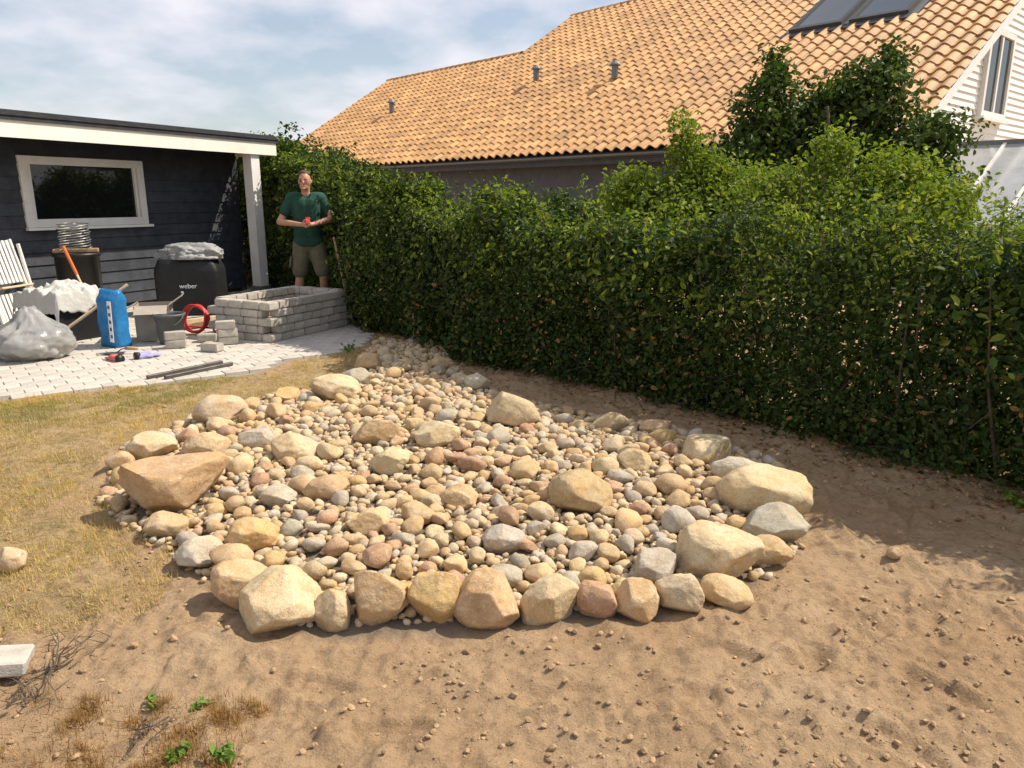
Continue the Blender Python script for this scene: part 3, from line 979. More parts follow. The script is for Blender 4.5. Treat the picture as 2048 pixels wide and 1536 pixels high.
# shaded inner leaves
rg_ = np.random.default_rng(74)
t_ = rg_.random(85000) * HL
p_, n_ = path_at(t_)
o_ = rg_.uniform(-0.30, 0.30, len(t_))
P = np.stack([p_[:, 0] + n_[:, 0] * o_, p_[:, 1] + n_[:, 1] * o_, 0.02 + rg_.random(len(t_)) ** 1.2 * p_[:, 2] * 0.92], 1)
add_leaves('inner_foliage', local(P, hedge), rg_.normal(0, 1, P.shape), rg_.uniform(0.035, 0.065, len(P)), M['leaf_dark'], hedge, 0.6)
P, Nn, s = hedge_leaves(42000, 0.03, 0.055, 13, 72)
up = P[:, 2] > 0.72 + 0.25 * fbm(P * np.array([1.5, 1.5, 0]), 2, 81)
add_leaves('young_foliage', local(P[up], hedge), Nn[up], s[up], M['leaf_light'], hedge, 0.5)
P, Nn, s = hedge_leaves(9000, 0.025, 0.045, 3, 73)
lo = P[:, 2] < 0.75
add_leaves('withered_leaves', local(P[lo], hedge), Nn[lo], s[lo], M['leaf_brown'], hedge, 0.5)
# stems and shoots
stems = MB(); shootP = []; shootN = []
tt = RNG.random(230) * HL
pp, nn = path_at(tt)
for k in range(len(tt)):
    off = RNG.uniform(-0.22, 0.22)
    b = Vector((pp[k, 0] + nn[k, 0] * off, pp[k, 1] + nn[k, 1] * off, -0.03))
    hgt = pp[k, 2] * RNG.uniform(0.75, 1.05)
    q = b + Vector((RNG.normal(0, 0.16), RNG.normal(0, 0.16), hgt))
    mid = b.lerp(q, 0.5) + Vector((RNG.normal(0, 0.06), RNG.normal(0, 0.06), 0))
    stems.tube([b - Vector(hedge.location), mid - Vector(hedge.location), q - Vector(hedge.location)], [0.013, 0.009, 0.004], 5)
tt = RNG.random(520) * HL
pp, nn = path_at(tt)
for k in range(len(tt)):      # thin twigs poking out of the face
    off = RNG.uniform(0.20, 0.40)
    b = Vector((pp[k, 0] + nn[k, 0] * off, pp[k, 1] + nn[k, 1] * off, pp[k, 2] * RNG.uniform(0.05, 0.9))) - Vector(hedge.location)
    d = Vector((nn[k, 0] * 0.8 + RNG.normal(0, 0.6), nn[k, 1] * 0.8 + RNG.normal(0, 0.6), RNG.uniform(-0.2, 1.2))).normalized() * RNG.uniform(0.10, 0.30)
    stems.tube([b, b + d * 0.5 + Vector((0, 0, 0.01)), b + d], [0.0035, 0.0026, 0.0012], 4)
stems.build('stem', M['bark'], hedge)['kind'] = 'stuff'
shoots = MB()
tt = RNG.random(210) * HL
pp, nn = path_at(tt)
for k in range(len(tt)):
    off = RNG.uniform(-0.38, 0.38)
    b = Vector((pp[k, 0] + nn[k, 0] * off, pp[k, 1] + nn[k, 1] * off, pp[k, 2] * RNG.uniform(0.82, 0.98)))
    ln = RNG.uniform(0.15, 0.42)
    d = Vector((RNG.normal(0, 0.28), RNG.normal(0, 0.28), 1)).normalized()
    q = b + d * ln
    shoots.tube([b - Vector(hedge.location), q - Vector(hedge.location)], [0.004, 0.0015], 4)
    for j in range(int(ln * 60)):
        f = RNG.random()
        w = b.lerp(q, f)
        shootP.append((w.x + RNG.normal(0, 0.022), w.y + RNG.normal(0, 0.022), w.z))
        shootN.append((RNG.normal(0, 1), RNG.normal(0, 1), 0.7))
shoots.build('shoots', M['bark'], hedge)['kind'] = 'stuff'
shootP = np.array(shootP)
add_leaves('shoot_leaves', local(shootP, hedge), np.array(shootN), RNG.uniform(0.03, 0.06, len(shootP)), M['leaf_light'], hedge, 0.45)

def tree(name, base, blobs, nleaf, size, leaf, label, cat, trunks=1, trunk_r=0.05, group=None, asp=0.55, seed=1, spray=0.12):
    """blobs: (dx,dy,z,rx,ry,rz) crown masses"""
    rg = np.random.default_rng(seed)
    e = empty(name, (base[0], base[1], 0), label=label, cat=cat, group=group)
    tb = MB()
    bl = np.array(blobs, float)
    vol = bl[:, 3] * bl[:, 4] * bl[:, 5]
    w = vol ** 0.75; w /= w.sum()
    tips = []
    for q in range(trunks):
        bx, by = (rg.normal(0, 0.12), rg.normal(0, 0.12)) if trunks > 1 else (0, 0)
        zt = bl[:, 2].mean()
        pts = [(bx, by, -0.05), (bx + rg.normal(0, 0.05), by + rg.normal(0, 0.05), zt * 0.35), (bx * 1.5 + rg.normal(0, 0.1), by * 1.5 + rg.normal(0, 0.1), zt * 0.75), (bx * 2 + rg.normal(0, 0.12), by * 2 + rg.normal(0, 0.12), zt * 1.15)]
        tb.tube(pts, [trunk_r, trunk_r * 0.8, trunk_r * 0.5, trunk_r * 0.2], 8)
        for b in bl:
            if rg.random() < 0.85:
                st = Vector(pts[1]).lerp(Vector(pts[2]), rg.random())
                en = Vector((b[0] + rg.normal(0, b[3] * 0.4), b[1] + rg.normal(0, b[4] * 0.4), b[2] + rg.normal(0, b[5] * 0.3)))
                md = st.lerp(en, 0.5) + Vector((rg.normal(0, 0.06), rg.normal(0, 0.06), 0.05))
                tb.tube([st, md, en], [trunk_r * 0.4, trunk_r * 0.28, trunk_r * 0.08], 5)
    tb.build('trunk', M['bark'], e, True)
    nc = max(8, nleaf // 16)
    which = rg.choice(len(bl), nc, p=w)
    d = rg.normal(size=(nc, 3)); d /= np.linalg.norm(d, axis=1)[:, None]
    r = rg.random(nc) ** 0.42
    B = bl[which]
    wob = 1 + 0.35 * fbm(d * 2.2 + which[:, None] * 5.1, 3, seed + 3)
    C = B[:, :3] + d * B[:, 3:] * (r * wob)[:, None]
    rep = np.repeat(np.arange(nc), 16)
    P = C[rep] + rg.normal(0, spray * 0.6, (len(rep), 3)) * np.array([1, 1, 0.75])
    P[:, 2] = np.maximum(P[:, 2], 0.06)
    Nn = d[rep] * 0.7 + rg.normal(0, 0.7, P.shape) + np.array([0, 0, 0.4])
    V, F = leaf_mesh(P, Nn, rg.uniform(size[0], size[1], len(P)), asp)
    o = obj('crown', mesh_np('crown', V, F), leaf, e)
    o['kind'] = 'stuff'
    return e

tree('garden_tree', (3.55, 8.7), [(-0.85, 0.0, 1.6, .55, .5, .6), (-0.62, 0.1, 2.25, .5, .45, .5), (0.1, 0.1, 2.3, .62, .5, .55), (0.35, -0.1, 2.6, .4, .35, .35), (0.62, 0.0, 1.8, .62, .5, .65), (-0.2, 0, 1.3, 1.0, .6, .55), (-0.72, 0, 2.75, .17, .16, .3), (1.15, -0.1, 2.2, .34, .25, .24), (1.05, 0, 1.45, .5, .4, .5), (0.55, 0, 2.95, .14, .14, .22)], 36000, (0.05, 0.09), M['leaf_dark'],
     'dark leafy garden tree behind the hedge in front of the tiled roof', 'tree', 2, 0.06, seed=5)
tree('leafy_shrub', (1.62, 8.0), [(0.0, 0, 1.2, .62, .5, .5), (-0.35, 0, 1.55, .28, .3, .3), (0.30, 0.1, 1.7, .30, .3, .35), (0.12, 0, 2.1, .12, .12, .34), (0.65, 0, 1.45, .4, .4, .4)], 16000, (0.04, 0.07), M['leaf_light'],
     'light green shrub with tall shoots rising above the middle of the hedge', 'shrub', 3, 0.03, seed=6)
tree('leafy_shrub', (2.95, 6.7), [(0.0, 0, 1.15, .85, .5, .5), (-0.6, 0.1, 1.5, .4, .35, .3), (0.3, 0, 1.6, .38, .35, .32), (-0.2, 0, 1.9, .15, .15, .25), (0.75, 0, 1.35, .35, .35, .35)], 20000, (0.035, 0.062), M['leaf_light'],
     'bright green bush growing in front of the dark tree behind the hedge', 'shrub', 3, 0.03, seed=8)
tree('feathery_shrub', (4.0, 5.3), [(0.0, 0, 1.0, .7, .5, .45), (0.25, 0.0, 1.3, .4, .35, .2), (-0.45, 0, 1.15, .35, .35, .3)], 20000, (0.03, 0.05), M['leaf_light'],
     'soft feathery pale green shrub at the right edge above the hedge', 'shrub', 3, 0.025, asp=0.28, seed=9)
tree('broadleaf_bush', (-3.55, 13.9), [(0.0, 0, 1.5, .8, .6, .9), (-0.45, 0, 2.2, .4, .4, .4), (0.4, 0, 2.05, .45, .4, .4), (0.95, -0.3, 1.5, .5, .5, .7)], 15000, (0.055, 0.095), M['leaf_hedge'],
     'broad leaved bush behind the man beside the shed corner', 'bush', 3, 0.04, seed=10)
tree('dark_bush', (0.6, 9.8), [(0.0, 0, 0.9, .8, .6, .6), (-0.7, 0.3, 1.0, .6, .5, .5), (0.7, -0.2, 1.0, .6, .5, .5), (0.1, 0, 1.35, .35, .35, .28)], 12000, (0.045, 0.075), M['leaf_dark'],
     'dark green bush behind the left half of the hedge', 'bush', 3, 0.035, seed=12)

# low leaves by the hedge foot at the right edge
def weed(loc, n, h, label, group=None, mat=None, size=(0.02, 0.04), name='weed'):
    e = empty(name, (loc[0], loc[1], gh(*loc)), label=label, cat='weed', group=group)
    st = MB(); P = []; Nn = []
    for k in range(max(3, n // 5)):
        a = RNG.uniform(0, 2 * PI); l = h * RNG.uniform(0.5, 1.1)
        q = Vector((math.cos(a) * l * 0.7, math.sin(a) * l * 0.7, l * RNG.uniform(0.4, 0.9)))
        st.tube([(0, 0, -0.01), q * 0.5 + Vector((0, 0, l * 0.12)), q], [0.0018, 0.0014, 0.0008], 4)
        for j in range(6):
            f = RNG.uniform(0.25, 1.05)
            P.append(np.array(q * f) + RNG.normal(0, 0.006, 3)); Nn.append((RNG.normal(0, .6), RNG.normal(0, .6), 1))
    st.build('stem', M['weed'], e)
    P = np.array(P); P[:, 2] = np.maximum(P[:, 2], 0.004)
    V, F = leaf_mesh(P, np.array(Nn), RNG.uniform(size[0], size[1], len(P)), 0.45)
    obj('leaves', mesh_np('leaves', V, F), mat or M['weed'], e)
    return e
weed((-1.11, 2.01), 15, 0.03, 'tiny green weed seedling in the soil left of the front boulders')
weed((-0.95, 1.98), 18, 0.035, 'small green weed just right of the tiny seedling in the lower left soil')
weed((-0.92, 1.77), 40, 0.05, 'low spreading green weed at the bottom left beside dead turf')
weed((-0.79, 1.76), 40, 0.05, 'low green weed, right one of the pair at the bottom edge')
weed((2.52, 3.5), 40, 0.11, 'bright green leafy sprig at the hedge foot on the right edge', size=(0.04, 0.07), mat=M['leaf_light'])
weed((-1.62, 7.35), 40, 0.12, 'dry grassy tuft at the patio edge beside the narrow end of the stones', size=(0.03, 0.06))

# ================================================================== house behind
TAN = math.tan(rad(32)); COS = math.cos(rad(32))
R0 = Vector((6.31, 12.31, 0)); U = Vector((-.6713, .7412, 0)); Pp = Vector((.7412, .6713, 0)); ZE = 2.5
house = empty('house', (R0.x, R0.y, 0), label='house with orange tiled roof and white clad gable behind the hedge', cat='house')
HO = Vector(house.location)
def hp(t, s, z):
    return U * t + Pp * s + Vector((0, 0, z))
MAIN_T, MAIN_S, WING_T, WING_S = 15.8, 8.8, 24.3, 6.3
def quadbox(b, p0, du, dv, dw):
    """box from corner p0 and three edge vectors"""
    p0, du, dv, dw = map(Vector, (p0, du, dv, dw))
    V = [p0, p0 + du, p0 + du + dv, p0 + dv, p0 + dw, p0 + du + dw, p0 + du + dv + dw, p0 + dv + dw]
    return b.add(V, [(0, 3, 2, 1), (4, 5, 6, 7), (0, 1, 5, 4), (1, 2, 6, 5), (2, 3, 7, 6), (3, 0, 4, 7)])
# walls
b = MB()
quadbox(b, hp(0.25, 0.45, 0), U * 23.8, Pp * 0.2, (0, 0, 2.38))
wl = b.build('long_wall', M['grey_wall'], house)
b = MB()
quadbox(b, hp(23.85, 0.7, 0), U * 0.2, Pp * (2 * WING_S - 1.3), (0, 0, 2.38))
b.build('far_wall', M['pale_brick'], house)
b = MB()
quadbox(b, hp(0.27, 0.7, 0), U * 0.12, Pp * (2 * MAIN_S - 1.3), (0, 0, 2.36))
gw = b.build('gable_wall', M['mortar'], house)
# bricks on the visible part of the gable wall
bw, bh = 0.23, 0.075
bme = MB().box((0, 0, 0), (bw - 0.012, 0.05, bh - 0.012), bevel=0.004).mesh('brick')
bme.materials.append(M['pale_brick'])
yawP = math.atan2(Pp.y, Pp.x)
for r in range(16):
    for c in range(11):
        s = 0.58 + (c + 0.5 * (r % 2)) * bw
        z = 1.14 + r * bh
        obj('brick', bme, None, gw, hp(0.262, s, z), (0, 0, yawP))
# clapboard gable
zb = 2.36
k = 0
while True:
    z0 = zb + k * 0.125
    s0 = max(0.35, (z0 + 0.125 - ZE) / TAN + 0.12)
    s1 = 2 * MAIN_S - s0
    if s1 - s0 < 0.3 or z0 > 8.0: break
    b = MB()
    p = [hp(0.235, s0, z0), hp(0.235, s1, z0), hp(0.262, s1, z0 + 0.135), hp(0.262, s0, z0 + 0.135),
         hp(0.30, s0, z0), hp(0.30, s1, z0), hp(0.30, s1, z0 + 0.135), hp(0.30, s0, z0 + 0.135)]
    b.add(p, [(0, 1, 2, 3), (4, 7, 6, 5), (0, 4, 5, 1), (3, 2, 6, 7), (0, 3, 7, 4), (1, 5, 6, 2)])
    b.build('clapboard', M['clapboard'], house)
    k += 1
# gable window
gwin = MB()
ws0, ws1, wz0, wz1 = 3.35, 4.75, 3.0, 4.55
def gframe(b, s0, s1, z0, z1, d0=0.16, d1=0.25):
    quadbox(b, hp(d0, s0, z0), U * (d1 - d0), Pp * (s1 - s0), (0, 0, z1 - z0))
for a in ((ws0, ws0 + 0.1, wz0, wz1), (ws1 - 0.1, ws1, wz0, wz1), (ws0 + 0.1, ws1 - 0.1, wz0, wz0 + 0.1), (ws0 + 0.1, ws1 - 0.1, wz1 - 0.1, wz1)):
    gframe(gwin, *a)
gframe(gwin, (ws0 + ws1) / 2 - 0.04, (ws0 + ws1) / 2 + 0.04, wz0 + 0.1, wz1 - 0.1, 0.17, 0.24)
gframe(gwin, ws0 - 0.05, ws1 + 0.05, wz0 - 0.07, wz0 - 0.002, 0.10, 0.25)
go = gwin.build('gable_window', M['white_paint'], house)
for sa, sb in ((ws0 + 0.1, (ws0 + ws1) / 2 - 0.04), ((ws0 + ws1) / 2 + 0.04, ws1 - 0.1)):
    b = MB(); gframe(b, sa, sb, wz0 + 0.1, wz1 - 0.1, 0.205, 0.215)
    b.build('pane', M['window_glass'], go)
# roof deck
deck = MB()
def slab(b, t0, t1, s0, s1, th=0.10, lift=-0.06):
    a0 = hp(t0, s0, ZE + s0 * TAN + lift); a1 = hp(t1, s0, ZE + s0 * TAN + lift)
    c1 = hp(t1, s1, ZE + s1 * TAN + lift); c0 = hp(t0, s1, ZE + s1 * TAN + lift)
    d = Vector((0, 0, -th))
    b.add([a0, a1, c1, c0, a0 + d, a1 + d, c1 + d, c0 + d], [(0, 1, 2, 3), (7, 6, 5, 4), (0, 4, 5, 1), (1, 5, 6, 2), (2, 6, 7, 3), (3, 7, 4, 0)])
slab(deck, 0.0, MAIN_T, 0.0, MAIN_S)
slab(deck, MAIN_T, WING_T, 0.0, WING_S)
# back slopes
def back(b, t0, t1, sr):
    zr = ZE + sr * TAN - 0.06
    a0, a1 = hp(t0, sr, zr), hp(t1, sr, zr)
    c1, c0 = hp(t1, 2 * sr, ZE - 0.06), hp(t0, 2 * sr, ZE - 0.06)
    d = Vector((0, 0, -0.1))
    b.add([a0, a1, c1, c0, a0 + d, a1 + d, c1 + d, c0 + d], [(0, 1, 2, 3), (7, 6, 5, 4), (0, 4, 5, 1), (1, 5, 6, 2), (2, 6, 7, 3), (3, 7, 4, 0)])
back(deck, 0, MAIN_T, MAIN_S); back(deck, MAIN_T, WING_T, WING_S)
roof = deck.build('roof', M['soffit'], house)
# the wall under the higher roof's far end
b = MB()
for kk in range(14):
    s0 = WING_S - 0.2 + kk * 0.2
    z0 = ZE + min(s0, 2 * WING_S - s0) * TAN
b.add([hp(MAIN_T - .1, 0.8, 2.4), hp(MAIN_T - .1, 2 * MAIN_S - .8, 2.4), hp(MAIN_T - .1, MAIN_S, ZE + MAIN_S * TAN - .2), hp(MAIN_T - .25, 0.8, 2.4), hp(MAIN_T - .25, 2 * MAIN_S - .8, 2.4), hp(MAIN_T - .25, MAIN_S, ZE + MAIN_S * TAN - .2)],
      [(0, 1, 2), (5, 4, 3), (0, 3, 4, 1), (1, 4, 5, 2), (2, 5, 3, 0)])
b.build('inner_gable', M['clapboard'], house)
# tiles
TW, TL = 0.30, 0.345
def tile_mesh():
    prof = []
    n = 8
    for i in range(n + 1):
        f = i / n
        # S profile: roll at one side, pan at the other
        z = 0.042 * math.sin(f * 2 * PI - 0.4) + 0.012
        prof.append((-(f - 0.5) * (TW + 0.012), z))
    V = []; F = []
    for row, (yy, dz) in enumerate(((0.0, 0.034), (TL + 0.055, 0.0))):
        for (x, z) in prof: V.append((x, yy, z + dz))
    for (x, z) in prof: V.append((x, 0.004, z + 0.034 - 0.028))
    m = n + 1
    for i in range(n):
        F.append((i, i + 1, m + i + 1, m + i))
        F.append((2 * m + i, 2 * m + i + 1, i + 1, i))
    return V, F
TV, TF = tile_mesh()
tme = mesh_np('roof_tile', TV, TF); tme.materials.append(M['tile'])
# basis: x = -U direction is handled by local frame (U, slope, normal)
slope = (Pp * 1 + Vector((0, 0, TAN))).normalized()
nrm = U.cross(slope)
if nrm.z < 0: nrm = -nrm
xax = slope.cross(nrm)
RM = Matrix((xax, slope, nrm)).transposed()
roteul = RM.to_euler()
tl = []
def skyl(t, s):
    return (1.85 < t < 4.75) and (4.05 < s < 7.0)
for (t0, t1, sr) in ((0.0, MAIN_T, MAIN_S), (MAIN_T, WING_T, WING_S)):
    nt_ = int(round((t1 - t0) / TW)); w = (t1 - t0) / nt_
    nr_ = int((sr / COS) / TL)
    for r in range(nr_):
        d = r * TL
        s = d * COS
        for c in range(nt_):
            t = t0 + (c + 0.5) * w
            if skyl(t, s + 0.1): continue
            tl.append((t, s))
tl.sort(key=lambda q: (HO + hp(q[0], q[1], 3)).length)
RMn = np.array(RM); TVn = np.array(TV); FV, FFc = [], []
for i, (t, s) in enumerate(tl):
    p = hp(t, s, ZE + s * TAN + 0.012)
    p = p + nrm * random.uniform(-0.004, 0.004)
    if i < 300:
        obj('roof_tile', tme, None, roof, p, roteul)
    else:
        base = len(FV) * len(TVn)
        FV.append(TVn @ RMn.T + np.array(p))
        FFc.extend([tuple(k_ + base for k_ in f) for f in TF])
ft = obj('far_tiles', mesh_np('far_tiles', np.vstack(FV), np.array(FFc)), M['tile_far'], roof)
ft['kind'] = 'stuff'
# ridge caps
cap = MB()
for i in range(7):
    pass
pts = []
cv, cf = [], []
for yy, rr in ((0, 0.125), (0.42, 0.105)):
    for i in range(9):
        a = PI * i / 8
        cv.append((rr * math.cos(a), yy, rr * math.sin(a) * 0.85))
for i in range(8): cf.append((i, 9 + i, 10 + i, i + 1))
cap_me = mesh_np('ridge_tile', cv, cf, True); cap_me.materials.append(M['tile'])
yawU = math.atan2(U.y, U.x) - PI / 2
for (t0, t1, sr) in ((-0.02, MAIN_T, MAIN_S), (MAIN_T, WING_T, WING_S)):
    n = int((t1 - t0) / 0.38)
    for i in range(n):
        obj('ridge_tile', cap_me, None, roof, hp(t0 + i * (t1 - t0) / n, sr, ZE + sr * TAN - 0.02), (rad(1.5), 0, yawU))
# barge boards, gutter, fascia, soffit
b = MB()
for tt_, srr in ((-0.045, MAIN_S),):
    a = hp(tt_, 0, ZE + 0.02); c = hp(tt_, srr, ZE + srr * TAN + 0.02)
    d = Vector((0, 0, -0.15)); e = U * 0.035
    b.add([a, c, c + d, a + d, a + e, c + e, c + d + e, a + d + e], [(0, 1, 2, 3), (7, 6, 5, 4), (0, 4, 5, 1), (1, 5, 6, 2), (2, 6, 7, 3), (3, 7, 4, 0)])
b.build('barge_board', M['white_paint'], house)
b = MB()
for tt_, s_lo, srr in ((WING_T + 0.01, 0, WING_S), (MAIN_T + 0.01, WING_S, MAIN_S)):
    a = hp(tt_, s_lo, ZE + s_lo * TAN + 0.03); c = hp(tt_, srr, ZE + srr * TAN + 0.03)
    d = Vector((0, 0, -0.2)); e = U * 0.03
    b.add([a, c, c + d, a + d, a + e, c + e, c + d + e, a + d + e], [(0, 1, 2, 3), (7, 6, 5, 4), (0, 4, 5, 1), (1, 5, 6, 2), (2, 6, 7, 3), (3, 7, 4, 0)])
b.build('far_verge', M['soffit'], house)
b = MB(); quadbox(b, hp(0.0, 0.03, ZE - 0.26), U * WING_T, Pp * 0.03, (0, 0, 0.2)); b.build('fascia_board', M['soffit'], house)
b = MB(); quadbox(b, hp(0.02, 0.065, ZE - 0.16), U * (WING_T - 0.04), Pp * 0.58, (0, 0, 0.02)); b.build('soffit', M['soffit'], house)
b = MB()
gp = []
for tt_ in (-0.02, WING_T):
    for i in range(7):
        a = PI + PI * i / 6
        gp.append(hp(tt_, -0.045, ZE - 0.06) + Pp * (0.065 * math.cos(a)) + Vector((0, 0, 0.065 * math.sin(a))))
b.add(gp, [(i, i + 1, 8 + i, 7 + i) for i in range(6)])
b.build('gutter', M['gutter'], house)
# skylight
def on_roof(t, s, up=0.0):
    return hp(t, s, ZE + s * TAN) + nrm * up
sk = MB()
def rbox(b, t0, t1, s0, s1, h0, h1):
    p0 = on_roof(t0, s0, h0)
    quadbox(b, p0, U * (t1 - t0), slope * ((s1 - s0) / COS), nrm * (h1 - h0))
for (ta, tb) in ((2.0, 3.22), (3.38, 4.6)):
    sk = MB()
    for a in ((ta, ta + 0.09, 4.2, 6.9), (tb - 0.09, tb, 4.2, 6.9), (ta + 0.09, tb - 0.09, 4.2, 4.30), (ta + 0.09, tb - 0.09, 6.8, 6.9)):
        rbox(sk, *a, -0.05, 0.12)
    rbox(sk, ta - 0.12, tb + 0.12, 4.02, 4.19, -0.05, 0.055)
    so = sk.build('skylight', M['soffit'], roof)
    b = MB(); rbox(b, ta + 0.09, tb - 0.09, 4.3, 6.8, 0.07, 0.09)
    b.build('pane', M['skylight_glass'], so)
b = MB(); rbox(b, 1.85, 4.75, 4.05, 7.0, -0.05, 0.012); b.build('skylight_flashing', M['gutter'], roof)
# roof vents
for (t, s) in ((19.5, 3.25), (12.6, 3.9), (8.97, 3.28)):
    b = MB()
    c0 = on_roof(t, s, 0.03)
    b.tube([c0, c0 + Vector((0, 0, 0.34))], 0.09, 10)
    b.tube([c0 + Vector((0, 0, 0.33)), c0 + Vector((0, 0, 0.36)), c0 + Vector((0, 0, 0.46))], [0.15, 0.15, 0.05], 10)
    b.build('roof_vent', M['gutter'], house)
# --- lean-to conservatory on the gable
cons = empty('conservatory', HO + hp(0, 2.4, 0), label='lean-to conservatory with translucent roof panels and white bars at right edge', cat='conservatory')
def cp(a, s, z):   # a: away from the gable, s: along it
    return hp(0.22 - a, s, z) - hp(0, 2.4, 0)
c_top_s, c_bot_s, c_top_z, c_bot_z = 2.55, 0.35, 2.42, 1.12
def cq(b, a0, a1, s0, s1, th, lift=0.0):
    def zz(s): return c_bot_z + (s - c_bot_s) / (c_top_s - c_bot_s) * (c_top_z - c_bot_z) + lift
    p = [cp(a0, s0, zz(s0)), cp(a1, s0, zz(s0)), cp(a1, s1, zz(s1)), cp(a0, s1, zz(s1))]
    q = [v + Vector((0, 0, -th)) for v in p]
    b.add(p + q, [(0, 1, 2, 3), (7, 6, 5, 4), (0, 4, 5, 1), (1, 5, 6, 2), (2, 6, 7, 3), (3, 7, 4, 0)])
for i in range(4):
    b = MB(); cq(b, 0.06 + i * 0.72, 0.72 + i * 0.72, c_bot_s, c_top_s, 0.012)
    b.build('roof_panel', M['poly_glass'], cons)
for i in range(5):
    b = MB(); cq(b, 0.0 + i * 0.72, 0.055 + i * 0.72, c_bot_s - 0.05, c_top_s, 0.06, 0.03)
    b.build('glazing_bar', M['white_paint'], cons)
b = MB(); quadbox(b, cp(0, c_top_s, c_top_z - 0.04), -U * 2.95, Pp * 0.14, (0, 0, 0.12)); b.build('ridge_beam', M['gutter'], cons)
b = MB(); quadbox(b, cp(0, c_bot_s - 0.04, c_bot_z - 0.10), -U * 2.95, Pp * 0.09, (0, 0, 0.09)); b.build('eave_beam', M['white_paint'], cons)
for i in range(5):
    b = MB(); quadbox(b, cp(i * 0.72, c_bot_s - 0.02, 0), -U * 0.06, Pp * 0.06, (0, 0, c_bot_z - 0.102)); b.build('post', M['white_paint'], cons)
for i in range(4):
    b = MB(); quadbox(b, cp(0.065 + i * 0.72, c_bot_s, 0.02), -U * 0.65, Pp * 0.012, (0, 0, c_bot_z - 0.14)); b.build('wall_panel', M['poly_glass'], cons)
b = MB(); quadbox(b, cp(0, c_top_s + 0.145, 0), -U * 2.95, Pp * 0.04, (0, 0, c_top_z + 0.05)); b.build('back_wall', M['white_paint'], cons)

# ================================================================== the shed
W0 = Vector((-4.45, 12.82, 0)); A = Vector((-.448, -.894, 0)); Nw = Vector((.894, -.448, 0))
shed = empty('shed', W0, label='dark boarded shed with white fascia, window and corner post at left', cat='shed')
def sp(a, n, z): return A * a + Nw * n + Vector((0, 0, z))
SL = 7.5
bh_ = 0.155
k = 0
win = (1.92, 3.62, 1.17, 2.0)   # a0,a1,z0,z1
while k * bh_ < 2.08:
    z0 = 0.06 + k * bh_
    spans = [(0.255, SL)]
    if z0 + bh_ > win[2] and z0 < win[3]:
        spans = [(0.255, win[0]), (win[1], SL)]
    for (a0, a1) in spans:
        b = MB()
        p = [sp(a0, 0.032, z0), sp(a1, 0.032, z0), sp(a1, 0.012, z0 + bh_ + 0.012), sp(a0, 0.012, z0 + bh_ + 0.012)]
        q = [sp(a0, -0.01, z0), sp(a1, -0.01, z0), sp(a1, -0.01, z0 + bh_ + 0.012), sp(a0, -0.01, z0 + bh_ + 0.012)]
        b.add(p + q, [(0, 1, 2, 3), (7, 6, 5, 4), (0, 4, 5, 1), (1, 5, 6, 2), (2, 6, 7, 3), (3, 7, 4, 0)])
        b.build('wall_board', M['shed_board'], shed)
    k += 1
b = MB()
for (a0, a1, z0, z1) in ((0.255, SL, 0, win[2]), (0.255, SL, win[3], 2.30), (0.255, win[0], win[2], win[3]), (win[1], SL, win[2], win[3])):
    quadbox(b, sp(a0, -0.13, z0), A * (a1 - a0), Nw * 0.115, (0, 0, z1 - z0))
b.build('wall_core', M['soffit'], shed)
b = MB(); quadbox(b, sp(0.15, -2.4, 0), A * 0.1, Nw * 2.27, (0, 0, 2.30)); b.build('end_wall', M['shed_board'], shed)
# window
f = MB(); a0, a1, z0, z1 = win
fw = 0.08
for q in ((a0 - 0.02, a0 + fw, z0 - 0.02, z1 + 0.02), (a1 - fw, a1 + 0.02, z0 - 0.02, z1 + 0.02)):
    quadbox(f, sp(q[0], -0.03, q[2]), A * (q[1] - q[0]), Nw * 0.085, (0, 0, q[3] - q[2]))
for q in ((z0 - 0.02, z0 + fw), (z1 - fw, z1 + 0.02)):
    quadbox(f, sp(a0 + fw, -0.03, q[0]), A * (a1 - a0 - 2 * fw), Nw * 0.08, (0, 0, q[1] - q[0]))
quadbox(f, sp(a0 + fw + 0.012, -0.03, z0 + fw + 0.001), A * 0.035, Nw * 0.066, (0, 0, z1 - z0 - 2 * fw - 0.002))
quadbox(f, sp(a1 - fw - 0.047, -0.03, z0 + fw + 0.001), A * 0.035, Nw * 0.066, (0, 0, z1 - z0 - 2 * fw - 0.002))
wo = f.build('window', M['white_paint'], shed)
b = MB(); quadbox(b, sp(a0 + fw, -0.02, z0 + fw), A * (a1 - a0 - 2 * fw), Nw * 0.02, (0, 0, z1 - z0 - 2 * fw)); b.build('pane', M['window_glass'], wo)
b = MB(); quadbox(b, sp(a0 - 0.05, 0.056, z0 - 0.055), A * (a1 - a0 + 0.1), Nw * 0.06, (0, 0, 0.033)); b.build('sill', M['white_paint'], wo)
# corner post
b = MB(); quadbox(b, sp(0.13, -0.13, 0), A * 0.12, Nw * 0.17, (0, 0, 2.30)); b.build('corner_board', M['shed_board'], shed)
b = MB(); quadbox(b, sp(0.46, 0.69, 0), A * 0.17, Nw * 0.17, (0, 0, 2.30)); b.build('roof_post', M['white_paint'], shed)
b = MB(); quadbox(b, sp(0.435, 0.665, 0.0), A * 0.22, Nw * 0.22, (0, 0, 0.16)); b.build('post_base', M['gutter'], shed)
